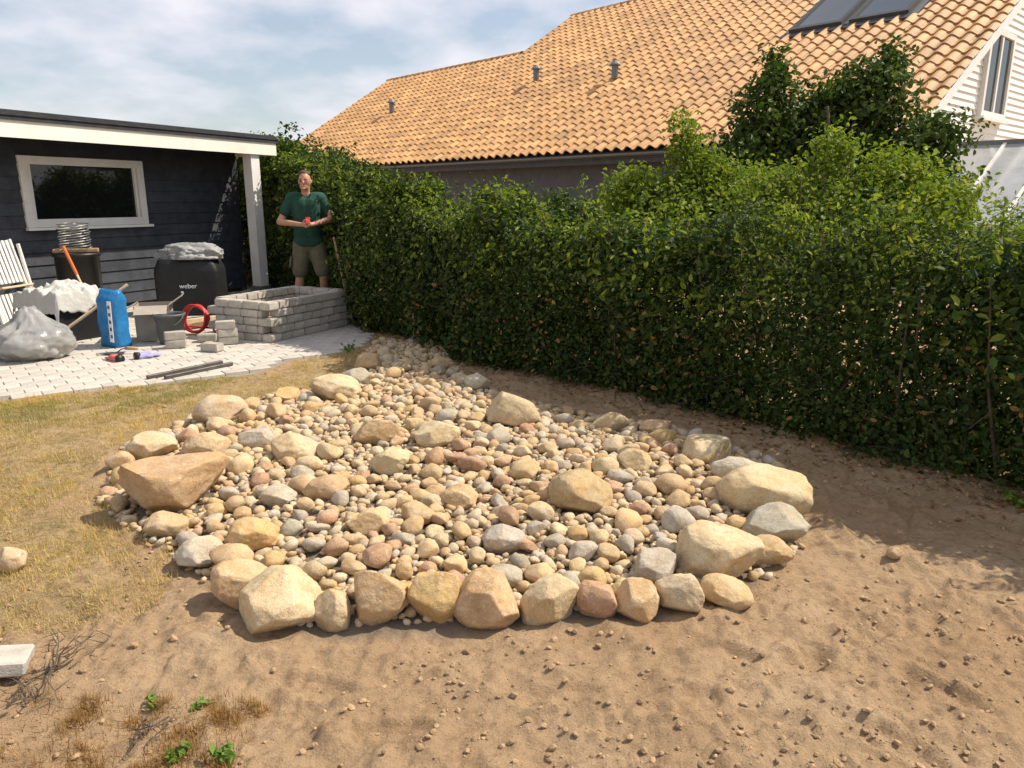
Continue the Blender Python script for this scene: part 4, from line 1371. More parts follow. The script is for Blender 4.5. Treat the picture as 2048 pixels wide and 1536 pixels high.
# roof and fascia
OV = 0.9
b = MB(); quadbox(b, sp(0.17, -2.8, 2.305), A * SL, Nw * (2.8 + OV - 0.03), (0, 0, 0.085)); b.build('roof_deck', M['soffit'], shed)
b = MB(); quadbox(b, sp(0.15, OV - 0.028, 2.16), A * SL, Nw * 0.028, (0, 0, 0.225)); b.build('fascia_board', M['cream_fascia'], shed)
b = MB(); quadbox(b, sp(0.122, -2.8, 2.16), A * 0.027, Nw * (2.8 + OV), (0, 0, 0.225)); b.build('fascia_board', M['cream_fascia'], shed)
b = MB(); quadbox(b, sp(0.09, -2.8, 2.392), A * (SL + .1), Nw * (2.8 + OV + 0.035), (0, 0, 0.022))
quadbox(b, sp(0.09, OV + 0.002, 2.345), A * (SL + .1), Nw * 0.02, (0, 0, 0.045))
quadbox(b, sp(0.10, OV - 0.14, 2.416), A * (SL + .08), Nw * 0.12, (0, 0, 0.04)); b.build('roof_felt', M['roof_felt'], shed)

# ================================================================== raised planter of tumbled blocks
rdir = Vector((.446, .895, 0)); ldir = Vector((-.895, .446, 0)); PA = Vector((-2.56, 7.86, 0))
PL, PWd, CH, BT = 1.40, 0.92, 0.086, 0.12
planter = empty('block_planter', PA, label='raised square planter of grey tumbled concrete blocks on the patio', cat='planter')
blk_me = []
def tumbled(seed, sx, sy, sz):
    rg = random.Random(seed)
    bm = bmesh.new()
    bmesh.ops.create_cube(bm, size=1.0)
    for v in bm.verts: v.co = Vector((v.co.x * sx, v.co.y * sy, v.co.z * sz))
    bmesh.ops.bevel(bm, geom=list(bm.edges), offset=0.008, segments=2, affect='EDGES')
    for v in bm.verts:
        v.co += Vector((rg.uniform(-1, 1), rg.uniform(-1, 1), rg.uniform(-1, 1))) * 0.0022
    bm.verts.index_update()
    me = mesh_np('block', [v.co[:] for v in bm.verts], [[v.index for v in f.verts] for f in bm.faces])
    bm.free()
    me.materials.append(M['block'])
    return me
LENS = (0.205, 0.16, 0.25)
blk_me = {L_: [tumbled(40 + int(L_ * 1000) + k, L_ - 0.006, BT, CH - 0.005) for k in range(2)] for L_ in LENS}
sides = [(Vector((0, 0, 0)), rdir, PL, -ldir), (rdir * PL, ldir, PWd, rdir), (rdir * PL + ldir * PWd, -rdir, PL, ldir), (ldir * PWd, -ldir, PWd, -rdir)]
for course in range(5):
    for si, (o0, d, ln, outn) in enumerate(sides):
        rg = random.Random(course * 10 + si)
        pos = 0.0 if (course + si) % 2 == 0 else BT
        end = ln - (BT if (course + si) % 2 == 0 else 0.0)
        while pos < end - 0.02:
            L_ = rg.choice(LENS)
            if pos + L_ > end: L_ = end - pos
            key = min(LENS, key=lambda q: abs(q - L_))
            me = rg.choice(blk_me[key])
            c = o0 + d * (pos + L_ / 2) - outn * (BT / 2 + rg.uniform(-0.006, 0.006)) + Vector((0, 0, 0.008 + CH / 2 + course * CH))
            obj('block', me, None, planter, c, (rg.uniform(-.01, .01), rg.uniform(-.01, .01), math.atan2(d.y, d.x) + rg.uniform(-.012, .012)), (max(0.2, L_ / key), 1, 1))
            pos += L_
b = MB()
quadbox(b, rdir * (BT + 0.012) + ldir * (BT + 0.012) + Vector((0, 0, 0.01)), rdir * (PL - 2 * BT - 0.024), ldir * (PWd - 2 * BT - 0.024), (0, 0, 0.2))
b.build('soil_fill', M['soil_clod'], planter)

# ================================================================== the man
MX, MY = -2.66, 9.98
man = empty('person', (MX, MY, 0), rz=rad(12), label='man in dark green t-shirt and olive shorts, hands together, standing behind the block planter', cat='person')
def capsules(name, segs, voxel, mat, parent, smooth_it=6, extra=None):
    """round-cone limbs fused by voxel remesh into one surface"""
    b = MB()
    for p0, p1, r0, r1 in segs:
        p0, p1 = Vector(p0), Vector(p1)
        n = 7
        d = p1 - p0
        ln = max(d.length, 1e-5); u = d / ln
        pts = [p0 - u * r0 * 0.98]; rs = [r0 * 0.12]
        for w in (0.85, 0.5):
            pts.append(p0 - u * r0 * w); rs.append(r0 * math.sqrt(1 - w * w))
        for i in range(n):
            f_ = i / (n - 1)
            pts.append(p0 + d * f_); rs.append(r0 + (r1 - r0) * f_)
        for w in (0.5, 0.85):
            pts.append(p1 + u * r1 * w); rs.append(r1 * math.sqrt(1 - w * w))
        pts.append(p1 + u * r1 * 0.98); rs.append(r1 * 0.12)
        b.tube(pts, rs, 14)
    if extra:
        for c, rr in extra:
            V, F = ICO[3]
            b.add(V * np.array(rr) + np.array(c), F.tolist())
    me = b.mesh(name + '_raw')
    tmp = bpy.data.objects.new('tmp', me)
    COL.objects.link(tmp)
    md = tmp.modifiers.new('r', 'REMESH'); md.mode = 'VOXEL'; md.voxel_size = voxel
    sm = tmp.modifiers.new('s', 'SMOOTH'); sm.iterations = smooth_it; sm.factor = 0.5
    dg = bpy.context.evaluated_depsgraph_get()
    me2 = bpy.data.meshes.new_from_object(tmp.evaluated_get(dg))
    bpy.data.objects.remove(tmp)
    me2.name = name
    me2.materials.clear(); me2.materials.append(mat)
    me2.polygons.foreach_set('use_smooth', np.ones(len(me2.polygons), dtype=bool))
    return obj(name, me2, None, parent)
# joints (x: image right, y: away from camera)
def J(x, y, z): return (x, y, z)
segs = []
for s_ in (-1, 1):
    hip, kn, an = J(.10 * s_, .0, .95), J(.15 * s_ + .015, -.02 - .05 * (s_ > 0), .52), J(.18 * s_, .03, .10)
    segs += [(hip, kn, .095, .062), (kn, J(.165 * s_, .03, .34), .056, .060), (J(.165 * s_, .03, .34), an, .060, .036), (an, J(.19 * s_, -.14, .045), .042, .036)]
    sh, elb, wr = J(.18 * s_, .02, 1.50 + .008 * s_), J((.345 - .02 * (s_ > 0)) * s_, .0 - .03 * (s_ > 0), 1.235 + .022 * s_), J(.075 * s_, -.27, 1.185)
    segs += [(J(.05 * s_, .02, 1.49), sh, .062, .060), (sh, elb, .056, .046), (elb, wr, .047, .029)]
    # palm and fingers
    segs += [(wr, J(.035 * s_, -.30, 1.185), .028, .031)]
    for q in range(4):
        zf = 1.208 - q * 0.017
        L1 = (.055, .06, .056, .045)[q]
        b0 = J(.02 * s_, -.318, zf); m0 = J((.02 - L1 * .55) * s_, -.338, zf - .004); e0 = J((.02 - L1 * .75) * s_, -.305, zf - .006)
        segs += [(b0, m0, .0095, .0085), (m0, e0, .0085, .0075)]
    segs += [(J(.05 * s_, -.305, 1.205), J(.028 * s_, -.325, 1.235), .011, .010), (J(.028 * s_, -.325, 1.235), J(.008 * s_, -.322, 1.245), .010, .008)]
segs += [(J(0, .0, .97), J(0, .0, 1.12), .135, .125), (J(-.03, 0, 1.12), J(-.04, .01, 1.40), .12, .125), (J(.03, 0, 1.12), J(.04, .01, 1.40), .12, .125),
         (J(0, .01, 1.46), J(0, -.01, 1.60), .062, .056), (J(0, -.01, 1.60), J(0, -.03, 1.68), .056, .065)]
HZ = 1.735
FX, FY, FZ = -.018, -.012, -.018      # face turned a little to his right and down to his hands
head = [((0, -.045, HZ), (.077, .098, .112)), ((FX * .6, -.068, HZ - .078), (.056, .068, .055)), ((FX, -.150, HZ - .036), (.013, .020, .024)),
        ((FX, -.130, HZ - .108), (.026, .018, .014)), ((.078, -.03, HZ - .018), (.012, .02, .032)), ((-.076, -.02, HZ - .018), (.012, .02, .032)), ((FX * .8, -.124, HZ + .002), (.05, .022, .014))]
body = capsules('body', segs, 0.0085, M['skin'], man, 4, head)
# shirt
sg = [(J(-.04, .0, 1.02), J(-.05, .01, 1.42), .142, .142), (J(.04, .0, 1.02), J(.05, .01, 1.42), .142, .142), (J(-.11, .02, 1.487), J(.11, .02, 1.487), .094, .094), (J(-.045, 0.0, 1.0), J(-.045, 0, 1.1), .135, .14), (J(.045, 0.0, 1.0), J(.045, 0, 1.1), .135, .14), (J(-.06, -.01, .955), J(.06, -.01, .955), .135, .135)]
for s_ in (-1, 1):
    sg += [(J(.10 * s_, .02, 1.50), J(.175 * s_, .02, 1.502), .092, .090), (J(.180 * s_, .02, 1.50), J(.272 * s_, .01, 1.335), .080, .074)]
shirt = capsules('shirt', sg, 0.012, M['shirt'], man, 6)
sg = [(J(-.05, 0, .94), J(.05, 0, .94), .138, .138)]
for s_ in (-1, 1):
    sg += [(J(.085 * s_, 0, .92), J(.145 * s_ + .013, -.018 - .04 * (s_ > 0), .585), .125, .105)]
shorts = capsules('shorts', sg, 0.012, M['shorts'], man, 5)
pk = MB()
for s_ in (-1, 1):
    pk.box((.243 * s_, -.01, .70), (.03, .13, .15), (0, rad(9) * -s_, 0), 0.01)
pk.build('pocket', M['shorts'], shorts)
# hair, eyes, brows
V, F = ICO[3]
hv = V.copy()
hv = hv * (1 + 0.05 * fbm(hv * 5, 3, 9))[:, None]
keepv = V[:, 2] > np.interp(V[:, 1], [-1, -.75, -.35, -.1, .4, 1], [.62, .55, .30, -.05, -.45, -.5])
keepf = [f for f in F.tolist() if all(keepv[i] for i in f)]
used = sorted({i for f in keepf for i in f}); mp = {i: n for n, i in enumerate(used)}
hv = hv[used] * np.array([.087, .107, .119]) + np.array([0, -.042, HZ + .008])
ho = obj('hair', mesh_np('hair', hv, [[mp[i] for i in f] for f in keepf], True), M['hair'], man)
for s_ in (-1, 1):
    b = MB(); V, F = ICO[2]; b.add(V * np.array([.012, .008, .007]) + np.array([.031 * s_ + FX, -.136, HZ - .018]), F.tolist()); b.build('eye', M['eye'], man, True)
    b = MB().box((.032 * s_ + FX, -.141, HZ + .008), (.04, .008, .008), (0, rad(6) * s_, 0), 0.002); b.build('eyebrow', M['hair'], man)
b = MB().box((FX, -.134, HZ - .082), (.045, .008, .007), None, 0.002); b.build('mouth', M['pink_glove'], man)
for s_ in (-1, 1):
    b = MB(); V, F = ICO[3]
    v2 = V * np.array([.058, .145, .06]); v2[:, 2] = np.maximum(v2[:, 2], -.045)
    b.add(v2 + np.array([.187 * s_, -.075, .05]), F.tolist())
    b.tube([(.18 * s_, .02, .06), (.178 * s_, .028, .17)], [.055, .053], 12)
    b.build('boot', M['boot'], man, True)
# the red thing in his hands
MMx = Matrix.Translation((MX, MY, 0)) @ Matrix.Rotation(rad(12), 4, 'Z')
b = MB().box((0, 0, 0), (.055, .012, .10), (rad(-35), 0, 0), 0.004)
ph = b.build('handheld_object', M['red_rubber'], None)
ph.location = MMx @ Vector((0.02, -.325, 1.235))
ph.rotation_euler = (0, 0, rad(12))
tag(ph, 'small red object held in both hands by the man', 'handheld object')

# ================================================================== things on the patio by the shed
def crumple(name, loc, dims, seed, mat, parent=None, amp=0.2, freq=1.6, sub=4, flatbase=0.75, folds=0.06):
    V, F = ICO[sub]
    v = V * (1 + amp * fbm(V * freq + seed, 4, seed))[:, None]
    v = v * (1 + folds * (1 - np.abs(fbm(V * 4.5 + seed, 3, seed + 9))))[:, None]
    v[:, 2] = np.maximum(v[:, 2], -flatbase)
    v = v * np.array(dims)
    v[:, 2] -= v[:, 2].min()
    return obj(name, mesh_np(name, v, F, True), mat, parent, loc)
V, F = ICO[5]
lob = 1 + 0.16 * fbm(V * 1.4 + 3.3, 3, 31)
pk_ = V * np.array([3.2, 3.2, 1.5]) + 0.8 * fbm(V * 2.0, 2, 37)[:, None]
fold_ = 1 - np.abs(fbm(pk_ + 1.7, 2, 33, 0.45)) * 1.6
fine_ = 1 - np.abs(fbm(pk_ * 2.6 + 4.1, 2, 35, 0.5)) * 1.6
v = V * (lob + 0.075 * fold_ + 0.03 * fine_)[:, None]
tp_ = smooth01((V[:, 2] - 0.45) / 0.5)
v[:, 0] *= 1 - 0.55 * tp_; v[:, 1] *= 1 - 0.55 * tp_; v[:, 2] += 0.28 * tp_ ** 2
v[:, 2] = np.maximum(v[:, 2], -0.72)
v = v * np.array([0.35, 0.30, 0.235]); v[:, 2] -= v[:, 2].min()
o = obj('plastic_bag', mesh_np('plastic_bag', v, F, True), M['bag'], None, (-4.64, 7.14, 0.012))
tag(o, 'big full grey translucent plastic bag at the left edge of the patio', 'bag')

# folding slatted chair leaning on the wall
ch = empty('folding_chair', (-5.72, 8.72, 0.01), rz=math.atan2(A.y, A.x) + rad(20), label='white slatted folding garden chair leaning against the dark shed wall', cat='chair')
lean = rad(14)
def lr(p): return Matrix.Rotation(lean, 4, 'X') @ Vector(p)
LR = Matrix.Rotation(lean, 4, 'X')
for q in range(8):
    x = -0.21 + q * 0.06
    b = MB(); c = lr((x, 0, 0.80)); b.box(c, (0.038, 0.016, 0.50), LR, 0.003); b.build('back_slat', M['white_paint'], ch)
for q in range(8):
    x = -0.21 + q * 0.06
    b = MB(); c = lr((x, 0.0, 0.26)); b.box(c, (0.038, 0.016, 0.36), LR, 0.003); b.build('seat_slat', M['white_paint'], ch)
for z in (0.585, 1.02, 0.10, 0.42):
    b = MB(); b.box(lr((0, -0.024, z)), (0.50, 0.022, 0.045), LR, 0.003); b.build('rail', M['white_paint'], ch)
for s_ in (-1, 1):
    b = MB(); b.box(lr((0.262 * s_, 0, 0.53)), (0.028, 0.04, 1.06), LR, 0.004); b.build('leg', M['white_paint'], ch)
    b = MB(); b.box(lr((0.295 * s_, 0.03, 0.50)), (0.028, 0.035, 0.98), LR @ Matrix.Rotation(rad(-4), 4, 'X'), 0.004); b.build('leg', M['white_paint'], ch)
b = MB(); b.box(lr((-0.05, 0.06, 0.50)), (0.5, 0.05, 0.022), LR, 0.004); b.build('armrest', M['pale_wood'], ch)

# black bin, wire coil, orange handled tool
b = MB(); b.lathe([(0.0, 0), (0.21, 0), (0.235, 0.05), (0.25, 0.80), (0.268, 0.80), (0.27, 0.84), (0.24, 0.84), (0.235, 0.12), (0.0, 0.11)], 24)
o = b.build('bin', M['black_plastic'], None, True, (-5.42, 9.45, 0.01)); tag(o, 'black round bin standing by the dark wall behind the white cloth', 'bin')
pts = []
for i in range(160):
    a = i * 0.39; R_ = 0.17 + 0.012 * math.sin(i * 1.3)
    pts.append((R_ * math.cos(a), R_ * math.sin(a), 0.012 + i * 0.0019 + 0.012 * math.sin(a * 1.0)))
b = MB(); b.tube(pts, 0.006, 6)
o = b.build('wire_coil', M['steel'], None, True, (-5.42, 9.45, 0.90)); tag(o, 'loose coil of wire stacked on top of the black bin', 'wire')
sup = MB(); sup.box((0, 0, 0), (0.50, 0.16, 0.05), (0, 0, rad(25)), 0.01)
o = sup.build('board_offcut', M['wood'], None, False, (-5.42, 9.45, 0.877)); tag(o, 'short board lying across the rim of the black bin', 'board')
rk = empty('garden_tool', (-5.1, 9.05, 0.0), label='orange handled garden tool leaning across the black bin', cat='tool')
b = MB(); b.tube([(0.15, -0.1, 0.015), (-0.12, 0.0, 0.62)], 0.013, 8); b.build('shaft', M['pale_wood'], rk)
b = MB(); b.tube([(-0.12, 0.0, 0.62), (-0.27, 0.055, 0.95)], 0.019, 10); b.build('grip', M['orange'], rk)

# box under a white cloth
b = MB()
for (c, s_) in (((0, 0, .02), (.78, .5, .03)), ((-.38, 0, .24), (.025, .5, .42)), ((.38, 0, .24), (.025, .5, .42)), ((0, .24, .24), (.74, .02, .42)), ((0, 0, .462), (.80, .52, .022))):
    b.box(c, s_, None, 0.003)
o = b.build('storage_box', M['black_plastic'], None, False, (-4.98, 8.25, 0.012), (0, 0, rad(-30))); tag(o, 'open black box beneath the white cloth by the shed', 'box')
nu, nv = 92, 70
uu, vv = np.meshgrid(np.linspace(-1, 1, nu), np.linspace(-1, 1, nv))
ux, vy = uu.ravel() * 0.52, vv.ravel() * 0.40
ov = np.maximum(np.abs(ux) - 0.40, 0) + np.maximum(np.abs(vy) - 0.26, 0)
hz_ = 0.50 - 1.5 * ov + 0.10 * np.exp(-((ux - .1) ** 2 + vy ** 2) / 0.05)
P3 = np.stack([ux * 3, vy * 3, ux * 0], 1)
hz_ = hz_ + 0.05 * (1 - np.abs(fbm(P3 * 1.8, 2, 15)) * 1.4) - 0.02 + 0.022 * (1 - np.abs(fbm(P3 * 4.5, 2, 16)) * 1.5) + 0.006 * fbm(P3 * 12, 2, 17)
hz_ = np.maximum(hz_, np.where(ov <= 0.001, 0.49, 0.0))
ii = np.arange(nu * nv).reshape(nv, nu)
CFc = np.stack([ii[:-1, :-1].ravel(), ii[:-1, 1:].ravel(), ii[1:, 1:].ravel(), ii[1:, :-1].ravel()], 1)
sh_ = 1 - 0.35 * np.clip(ov / 0.2, 0, 1)
co_ = np.stack([np.sign(ux) * np.minimum(np.abs(ux), 0.41 + 0.25 * np.maximum(np.abs(ux) - .41, 0)), np.sign(vy) * np.minimum(np.abs(vy), 0.27 + 0.25 * np.maximum(np.abs(vy) - .27, 0)), hz_], 1)
o = obj('white_cloth', mesh_np('white_cloth', co_, CFc, True), M['white_cloth'], None, (-4.98, 8.25, 0.012), (0, 0, rad(-30)))
md = o.modifiers.new('t', 'SOLIDIFY'); md.thickness = 0.004
tag(o, 'crumpled white cloth draped over the black box by the shed', 'cloth')

# blue mortar sack with a white printed band
sk_ = empty('mortar_sack', (-4.14, 7.72, 0.012), rz=rad(-28), label='upright blue mortar sack with a white printed side band', cat='sack')
nz, nr = 18, 28
V = []
for i in range(nz):
    f_ = i / (nz - 1)
    z = f_ * 0.58
    pinch = 1 - 0.75 * smooth01((f_ - 0.82) / 0.18) * 1.0
    for k in range(nr):
        a = 2 * PI * k / nr
        cx, cy = math.cos(a), math.sin(a)
        ex = 0.5
        x = 0.155 * math.copysign(abs(cx) ** ex, cx) * (1 + 0.04 * math.sin(9 * f_ + a))
        y = 0.095 * math.copysign(abs(cy) ** ex, cy) * float(pinch) * (1 + 0.08 * math.sin(14 * f_ + 2 * a))
        V.append((x, y, z + (0.012 * math.sin(3 * a) if i > 0 else 0)))
F = [(i * nr + k, i * nr + (k + 1) % nr, (i + 1) * nr + (k + 1) % nr, (i + 1) * nr + k) for i in range(nz - 1) for k in range(nr)]
F += [tuple(reversed(range(nr))), tuple((nz - 1) * nr + k for k in range(nr))]
obj('sack_body', mesh_np('sack_body', V, F, True), M['blue_plastic'], sk_)
b = MB().box((0.115, -0.112, 0.27), (0.058, 0.006, 0.42), (0, rad(3), 0), 0.001); bd = b.build('printed_band', M['white_print'], sk_)
for q in range(5):
    b = MB().box((0.115 + 0.004 * q * 0.3, -0.1165, 0.12 + q * 0.075), (0.030, 0.003, 0.034), (0, rad(3), 0)); b.build('print_mark', M['grey_print'], bd)
# wooden shovel
shv = empty('shovel', (-4.72, 7.72, 0.012), label='shovel with pale wooden handle leaning behind the plastic bag', cat='shovel')
b = MB(); b.tube([(0.0, 0, 0.12), (0.62, 0.30, 0.60)], 0.017, 10); b.build('handle', M['pale_wood'], shv)
b = MB(); b.box((-0.06, -0.03, 0.075), (0.24, 0.2, 0.008), (0, rad(-32), rad(26)), 0.002); b.build('blade', M['dark_steel'], shv)
# cardboard box
cb = empty('cardboard_box', (-3.90, 8.12, 0.012), rz=rad(18), label='open grey cardboard box between the blue sack and the bucket', cat='box')
for (c, s_) in (((-.17, 0, .19), (.006, .34, .38)), ((.17, 0, .19), (.006, .34, .38)), ((0, -.17, .19), (.334, .006, .38)), ((0, .17, .19), (.334, .006, .38)), ((0, 0, .004), (.33, .33, .006))):
    b = MB().box(c, s_); b.build('side_panel', M['cardboard'], cb)
for (c, s_, r_) in (((-.245, 0, .355), (.17, .32, .005), (0, rad(-28), 0)), ((.235, 0, .42), (.17, .32, .005), (0, rad(-35), 0)), ((0, -.245, .345), (.32, .17, .005), (rad(25), 0, 0))):
    b = MB().box(c, s_, r_); b.build('flap', M['cardboard'], cb)
# bucket
bk = empty('bucket', (-3.62, 7.86, 0.012), label='dark grey mortar bucket in front of the red hose', cat='bucket')
b = MB(); b.lathe([(0.0, 0), (0.115, 0), (0.118, 0.006), (0.148, 0.29), (0.160, 0.29), (0.162, 0.315), (0.150, 0.318), (0.142, 0.30), (0.112, 0.02), (0.0, 0.018)], 28); b.build('pail', M['grey_bucket'], bk, True)
pts = [(0.158 * math.cos(a), 0.02 + 0.10 * math.sin(a), 0.30 - 0.11 * math.sin(a)) for a in np.linspace(0, PI, 14)]
b = MB(); b.tube([(x, -y, z) for x, y, z in pts], 0.004, 6); b.build('handle', M['steel'], bk)
# red hose coil
pts = []
for i in range(220):
    a = i / 219 * 2 * PI * 4.6
    R_ = 0.150 + 0.006 * math.sin(i * 0.5)
    pts.append((R_ * math.cos(a), -0.045 + i / 219 * 0.09 + 0.008 * math.sin(a * 0.7), 0.175 + R_ * math.sin(a)))
pts += [(0.19, 0.05, 0.08), (0.24, 0.02, 0.022), (0.34, -0.06, 0.018), (0.42, -0.2, 0.018)]
b = MB(); b.tube(pts, 0.0135, 8)
o = b.build('hose_coil', M['red_rubber'], None, True, (-3.60, 8.40, 0.010), (rad(-12), 0, rad(-10))); tag(o, 'coil of red hose standing on the patio beside the bucket', 'hose')
# grill under a black cover with lettering
gr = empty('covered_grill', (-4.28, 10.05, 0.012), rz=rad(8), label='barbecue grill under a black cover with white lettering by the shed', cat='grill')
nz, nr = 14, 40
V = []
for i in range(nz):
    f_ = i / (nz - 1)
    rr_ = 1 - 0.13 * float(smooth01((f_ - 0.8) / 0.2))
    for k in range(nr):
        a = 2 * PI * k / nr
        cx, cy = math.cos(a), math.sin(a)
        wv = 1 + 0.02 * math.sin(7 * a) * (1 - f_)
        V.append((0.41 * math.copysign(abs(cx) ** 0.28, cx) * rr_ * wv, 0.27 * math.copysign(abs(cy) ** 0.28, cy) * rr_ * wv, f_ * 0.72))
V += [(0, 0, 0.735)]
F = [(i * nr + k, i * nr + (k + 1) % nr, (i + 1) * nr + (k + 1) % nr, (i + 1) * nr + k) for i in range(nz - 1) for k in range(nr)]
F += [((nz - 1) * nr + k, (nz - 1) * nr + (k + 1) % nr, nz * nr) for k in range(nr)]
gc = obj('cover', mesh_np('cover', V, F, True), M['black_vinyl'], gr)
def text_mesh(txt, size):
    cu = bpy.data.curves.new('t', 'FONT'); cu.body = txt; cu.size = size; cu.align_x = 'CENTER'; cu.extrude = 0.002
    tmp = bpy.data.objects.new('tmp', cu); COL.objects.link(tmp)
    dg = bpy.context.evaluated_depsgraph_get()
    me = bpy.data.meshes.new_from_object(tmp.evaluated_get(dg))
    bpy.data.objects.remove(tmp)
    return me
me = text_mesh('weber', 0.085)
obj('lettering', me, M['white_print'], gc, (0.03, -0.2885, 0.36), (rad(90), 0, 0))
b = MB(); b.add(ICO[2][0] * np.array([.018, .003, .016]) + np.array([-.05, -.2875, .31]), ICO[2][1].tolist())
b.build('emblem', M['white_print'], gc)
o = crumple('tarp', (-4.25, 10.05, 0.735), (0.36, 0.23, 0.15), 51, M['grey_tarp'], amp=0.26, freq=1.5, sub=5, folds=0.15, flatbase=0.25)
tag(o, 'crumpled grey tarp heaped on top of the covered grill', 'tarp')
# scrap timber
for i, (p, q, w_, lab) in enumerate((((-4.05, 8.62, .05), (-3.45, 9.05, .05), .06, 'longer pale timber offcut lying behind the cardboard box'),
                                     ((-3.95, 8.5, .115), (-3.55, 8.95, .115), .05, 'upper pale timber offcut resting crosswise on the longer one'),
                                     ((-3.62, 9.2, .04), (-3.1, 9.05, .04), .07, 'short pale plank on the patio left of the planter'))):
    p, q = Vector(p), Vector(q); d = q - p
    b = MB().box((0, 0, 0), (d.length, w_, w_ * 0.9), None, 0.003)
    o = b.build('timber_offcut', M['pale_wood'], None, False, (p + q) / 2, (0, 0, math.atan2(d.y, d.x)))
    tag(o, lab, 'timber')
# loose blocks
LB = [(-3.46, 7.60, 0, .3, 'lower tumbled block of the pair in front of the bucket'), (-3.47, 7.61, 1, .5, 'upper tumbled block of the pair in front of the bucket'),
      (-3.02, 7.42, 0, -.3, 'single tumbled block lying apart on the patio in front of the planter'),
      (-3.00, 7.80, 0, .45, 'bottom block of the small stack against the shaded planter side'), (-3.00, 7.80, 1, .5, 'middle block of the small stack against the shaded planter side'), (-3.01, 7.79, 2, .35, 'top block of the small stack against the shaded planter side'),
      (-3.27, 7.95, 0, .1, 'single tumbled block between the bucket and the small stack')]
for i, (x, y, lv, a, lab) in enumerate(LB):
    o = obj('loose_block', blk_me[0.205][i % 2], None, None, (x, y, 0.011 + CH / 2 + lv * (CH - 0.004)), (0, 0, a))
    tag(o, lab, 'block', 'loose tumbled blocks')
# levelling rails
for i, (p, q, lab) in enumerate((((-3.10, 6.20), (-2.70, 6.83), 'left one of two thin steel levelling rails on the patio edge'), ((-2.95, 6.20), (-2.58, 6.76), 'right one of two thin steel levelling rails on the patio edge'))):
    p, q = Vector((*p, 0.028)), Vector((*q, 0.028)); d = q - p
    b = MB().box((0, 0, 0), (d.length, 0.035, 0.03), None, 0.003)
    o = b.build('levelling_rail', M['dark_steel'], None, False, (p + q) / 2, (0, 0, math.atan2(d.y, d.x)))
    tag(o, lab, 'rail', 'levelling rails')
# gloves, trowel, tape
def glove(loc, rz, mat, label):
    e = empty('work_glove', loc, rz, label, 'glove', 'work gloves on the patio')
    sg_ = [((0, -.05, .02), (0, .05, .022), .030, .036), ((.03, -.05, .02), (.03, .05, .022), .028, .034)]
    for q in range(4):
        x = -.022 + q * .025
        sg_.append(((x, .06, .02), (x * 1.25, .125 + (.02, .03, .025, .005)[q] * .6, .016), .0135, .011))
    sg_.append(((.045, -.01, .02), (.085, .045, .016), .015, .012))
    g_ = capsules('shell', sg_, 0.006, mat, e, 3)
    b = MB(); b.tube([(.015, -.085, .024), (.015, -.045, .024)], [.044, .038], 12); b.build('cuff', M['black_plastic'], e, True)
glove((-3.76, 6.95, 0.012), rad(50), M['pink_glove'], 'dusty red work glove lying on the patio pavers')
glove((-3.56, 7.10, 0.012), rad(-40), M['violet_glove'], 'pale violet work glove lying on the patio right of the red glove')
tr = empty('trowel', (-3.95, 7.25, 0.012), rz=rad(10), label='dark steel trowel lying on the pavers in front of the blue sack', cat='trowel')
b = MB(); b.add([(-.14, 0, .014), (.0, -.055, .012), (.12, -.05, .012), (.12, .05, .012), (0, .055, .012), (-.14, 0, .018), (0, -.055, .016), (.12, -.05, .016), (.12, .05, .016), (0, .055, .016)],
               [(4, 3, 2, 1, 0), (5, 6, 7, 8, 9), (0, 1, 6, 5), (1, 2, 7, 6), (2, 3, 8, 7), (3, 4, 9, 8), (4, 0, 5, 9)]); b.build('blade', M['dark_steel'], tr)
b = MB(); b.tube([(.05, 0, .016), (.10, 0, .05), (.13, 0, .055)], 0.006, 6); b.build('tang', M['dark_steel'], tr)
b = MB(); b.tube([(.13, 0, .055), (.19, 0, .055), (.25, 0, .05)], [.014, .018, .013], 10); b.build('handle', M['wood'], tr, True)
tp = empty('tape_measure', (-3.12, 7.60, 0.012), rz=rad(20), label='small yellow tape measure on the patio in front of the planter', cat='tape measure')
b = MB().box((0, 0, .032), (.085, .04, .064), None, 0.012); b.build('case', M['yellow'], tp)
b = MB().box((.075, 0, .006), (.08, .02, .002)); b.build('tape', M['steel'], tp)

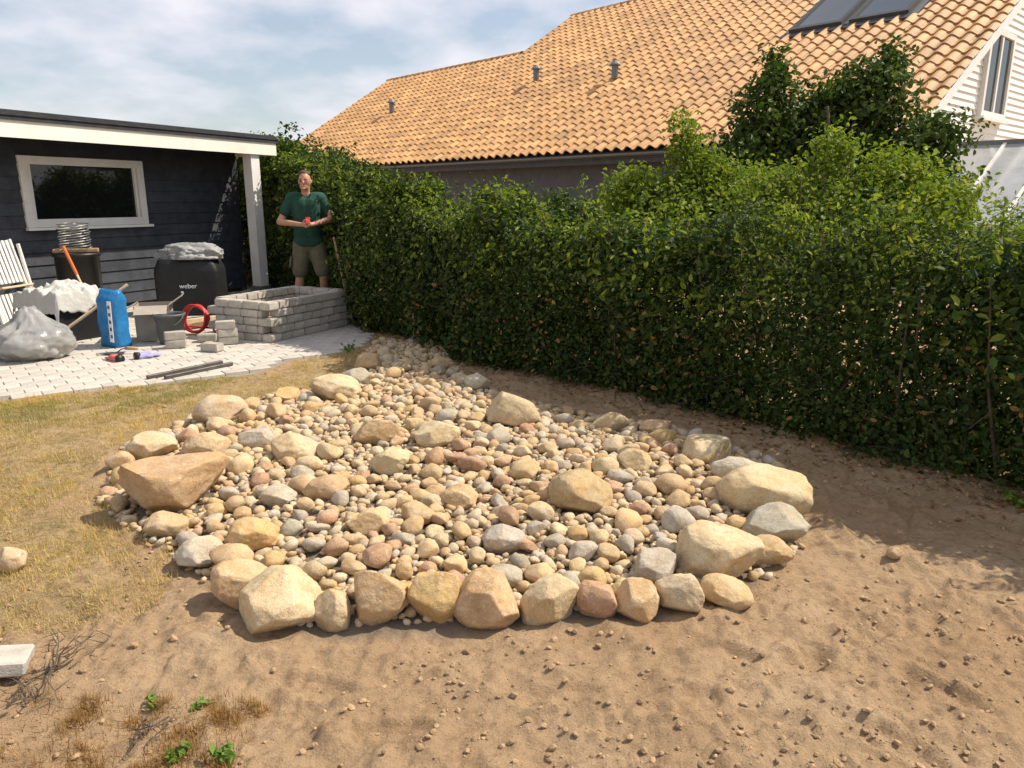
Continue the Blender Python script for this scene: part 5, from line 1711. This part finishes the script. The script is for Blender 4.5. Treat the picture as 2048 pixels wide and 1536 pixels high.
# stakes in front of the hedge
for (p, q, r_, lab) in (((-1.93, 9.05, -.02), (-2.16, 9.25, 1.05), .016, 'thin leaning wooden stake in the hedge right of the man'), ((-1.02, 7.78, -.02), (-1.04, 7.85, .80), .02, 'short upright brown stake at the hedge foot right of the planter')):
    b = MB(); p, q = Vector(p), Vector(q); b.tube([Vector((0, 0, 0)), q - p], [r_, r_ * .85], 8)
    o = b.build('stake', M['wood'], None, False, p); tag(o, lab, 'stake', 'stakes by the hedge')

# concrete paver with twigs at the lower left
b = MB().box((0, 0, 0), (.17, .14, .05), None, 0.006)
o = b.build('paver_offcut', M['block'], None, False, (-1.665, 2.15, gh(-1.665, 2.15) + .045), (rad(-6), rad(9), rad(20))); tag(o, 'pale concrete paver lying tilted at the lower left edge', 'paver')
def twig(loc, n, ln, seed, label):
    rg = random.Random(seed)
    e = empty('dead_branch', (loc[0], loc[1], gh(*loc)), label=label, cat='branch')
    b = MB()
    a0 = rg.uniform(0, 6.28)
    for k in range(n):
        a = a0 + rg.uniform(-.7, .7) + (PI if k % 4 == 0 else 0)
        p = Vector((rg.uniform(-.05, .05), rg.uniform(-.05, .05), 0.012))
        pts = [p]; d = Vector((math.cos(a), math.sin(a), rg.uniform(.0, .45)))
        L_ = ln * rg.uniform(.5, 1.1)
        for j in range(6):
            d = (d + Vector((rg.uniform(-.35, .35), rg.uniform(-.35, .35), rg.uniform(-.3, .14)))).normalized()
            p = p + d * L_ / 6
            p.z = max(p.z, 0.006)
            pts.append(p.copy())
        b.tube(pts, [.0032 * (1 - j / 8) for j in range(7)], 5)
        for j in (2, 3, 4, 5):
            d2 = Vector((rg.uniform(-1, 1), rg.uniform(-1, 1), rg.uniform(-.1, .6))).normalized()
            q = pts[j] + d2 * L_ * .22; q.z = max(q.z, 0.006)
            b.tube([pts[j], q], [.0018, .0008], 4)
    b.build('twigs', M['bark'], e)
    return e
twig((-1.46, 2.17), 9, .24, 3, 'tangle of dead twigs beside the pale paver at lower left')
twig((-1.50, 1.98), 7, .17, 4, 'thin dead twigs in front of the pale paver at lower left')
twig((-1.05, 1.88), 8, .12, 6, 'short dry stalks on the dead turf patch at the bottom left')

# exact finishing: nothing else emits light
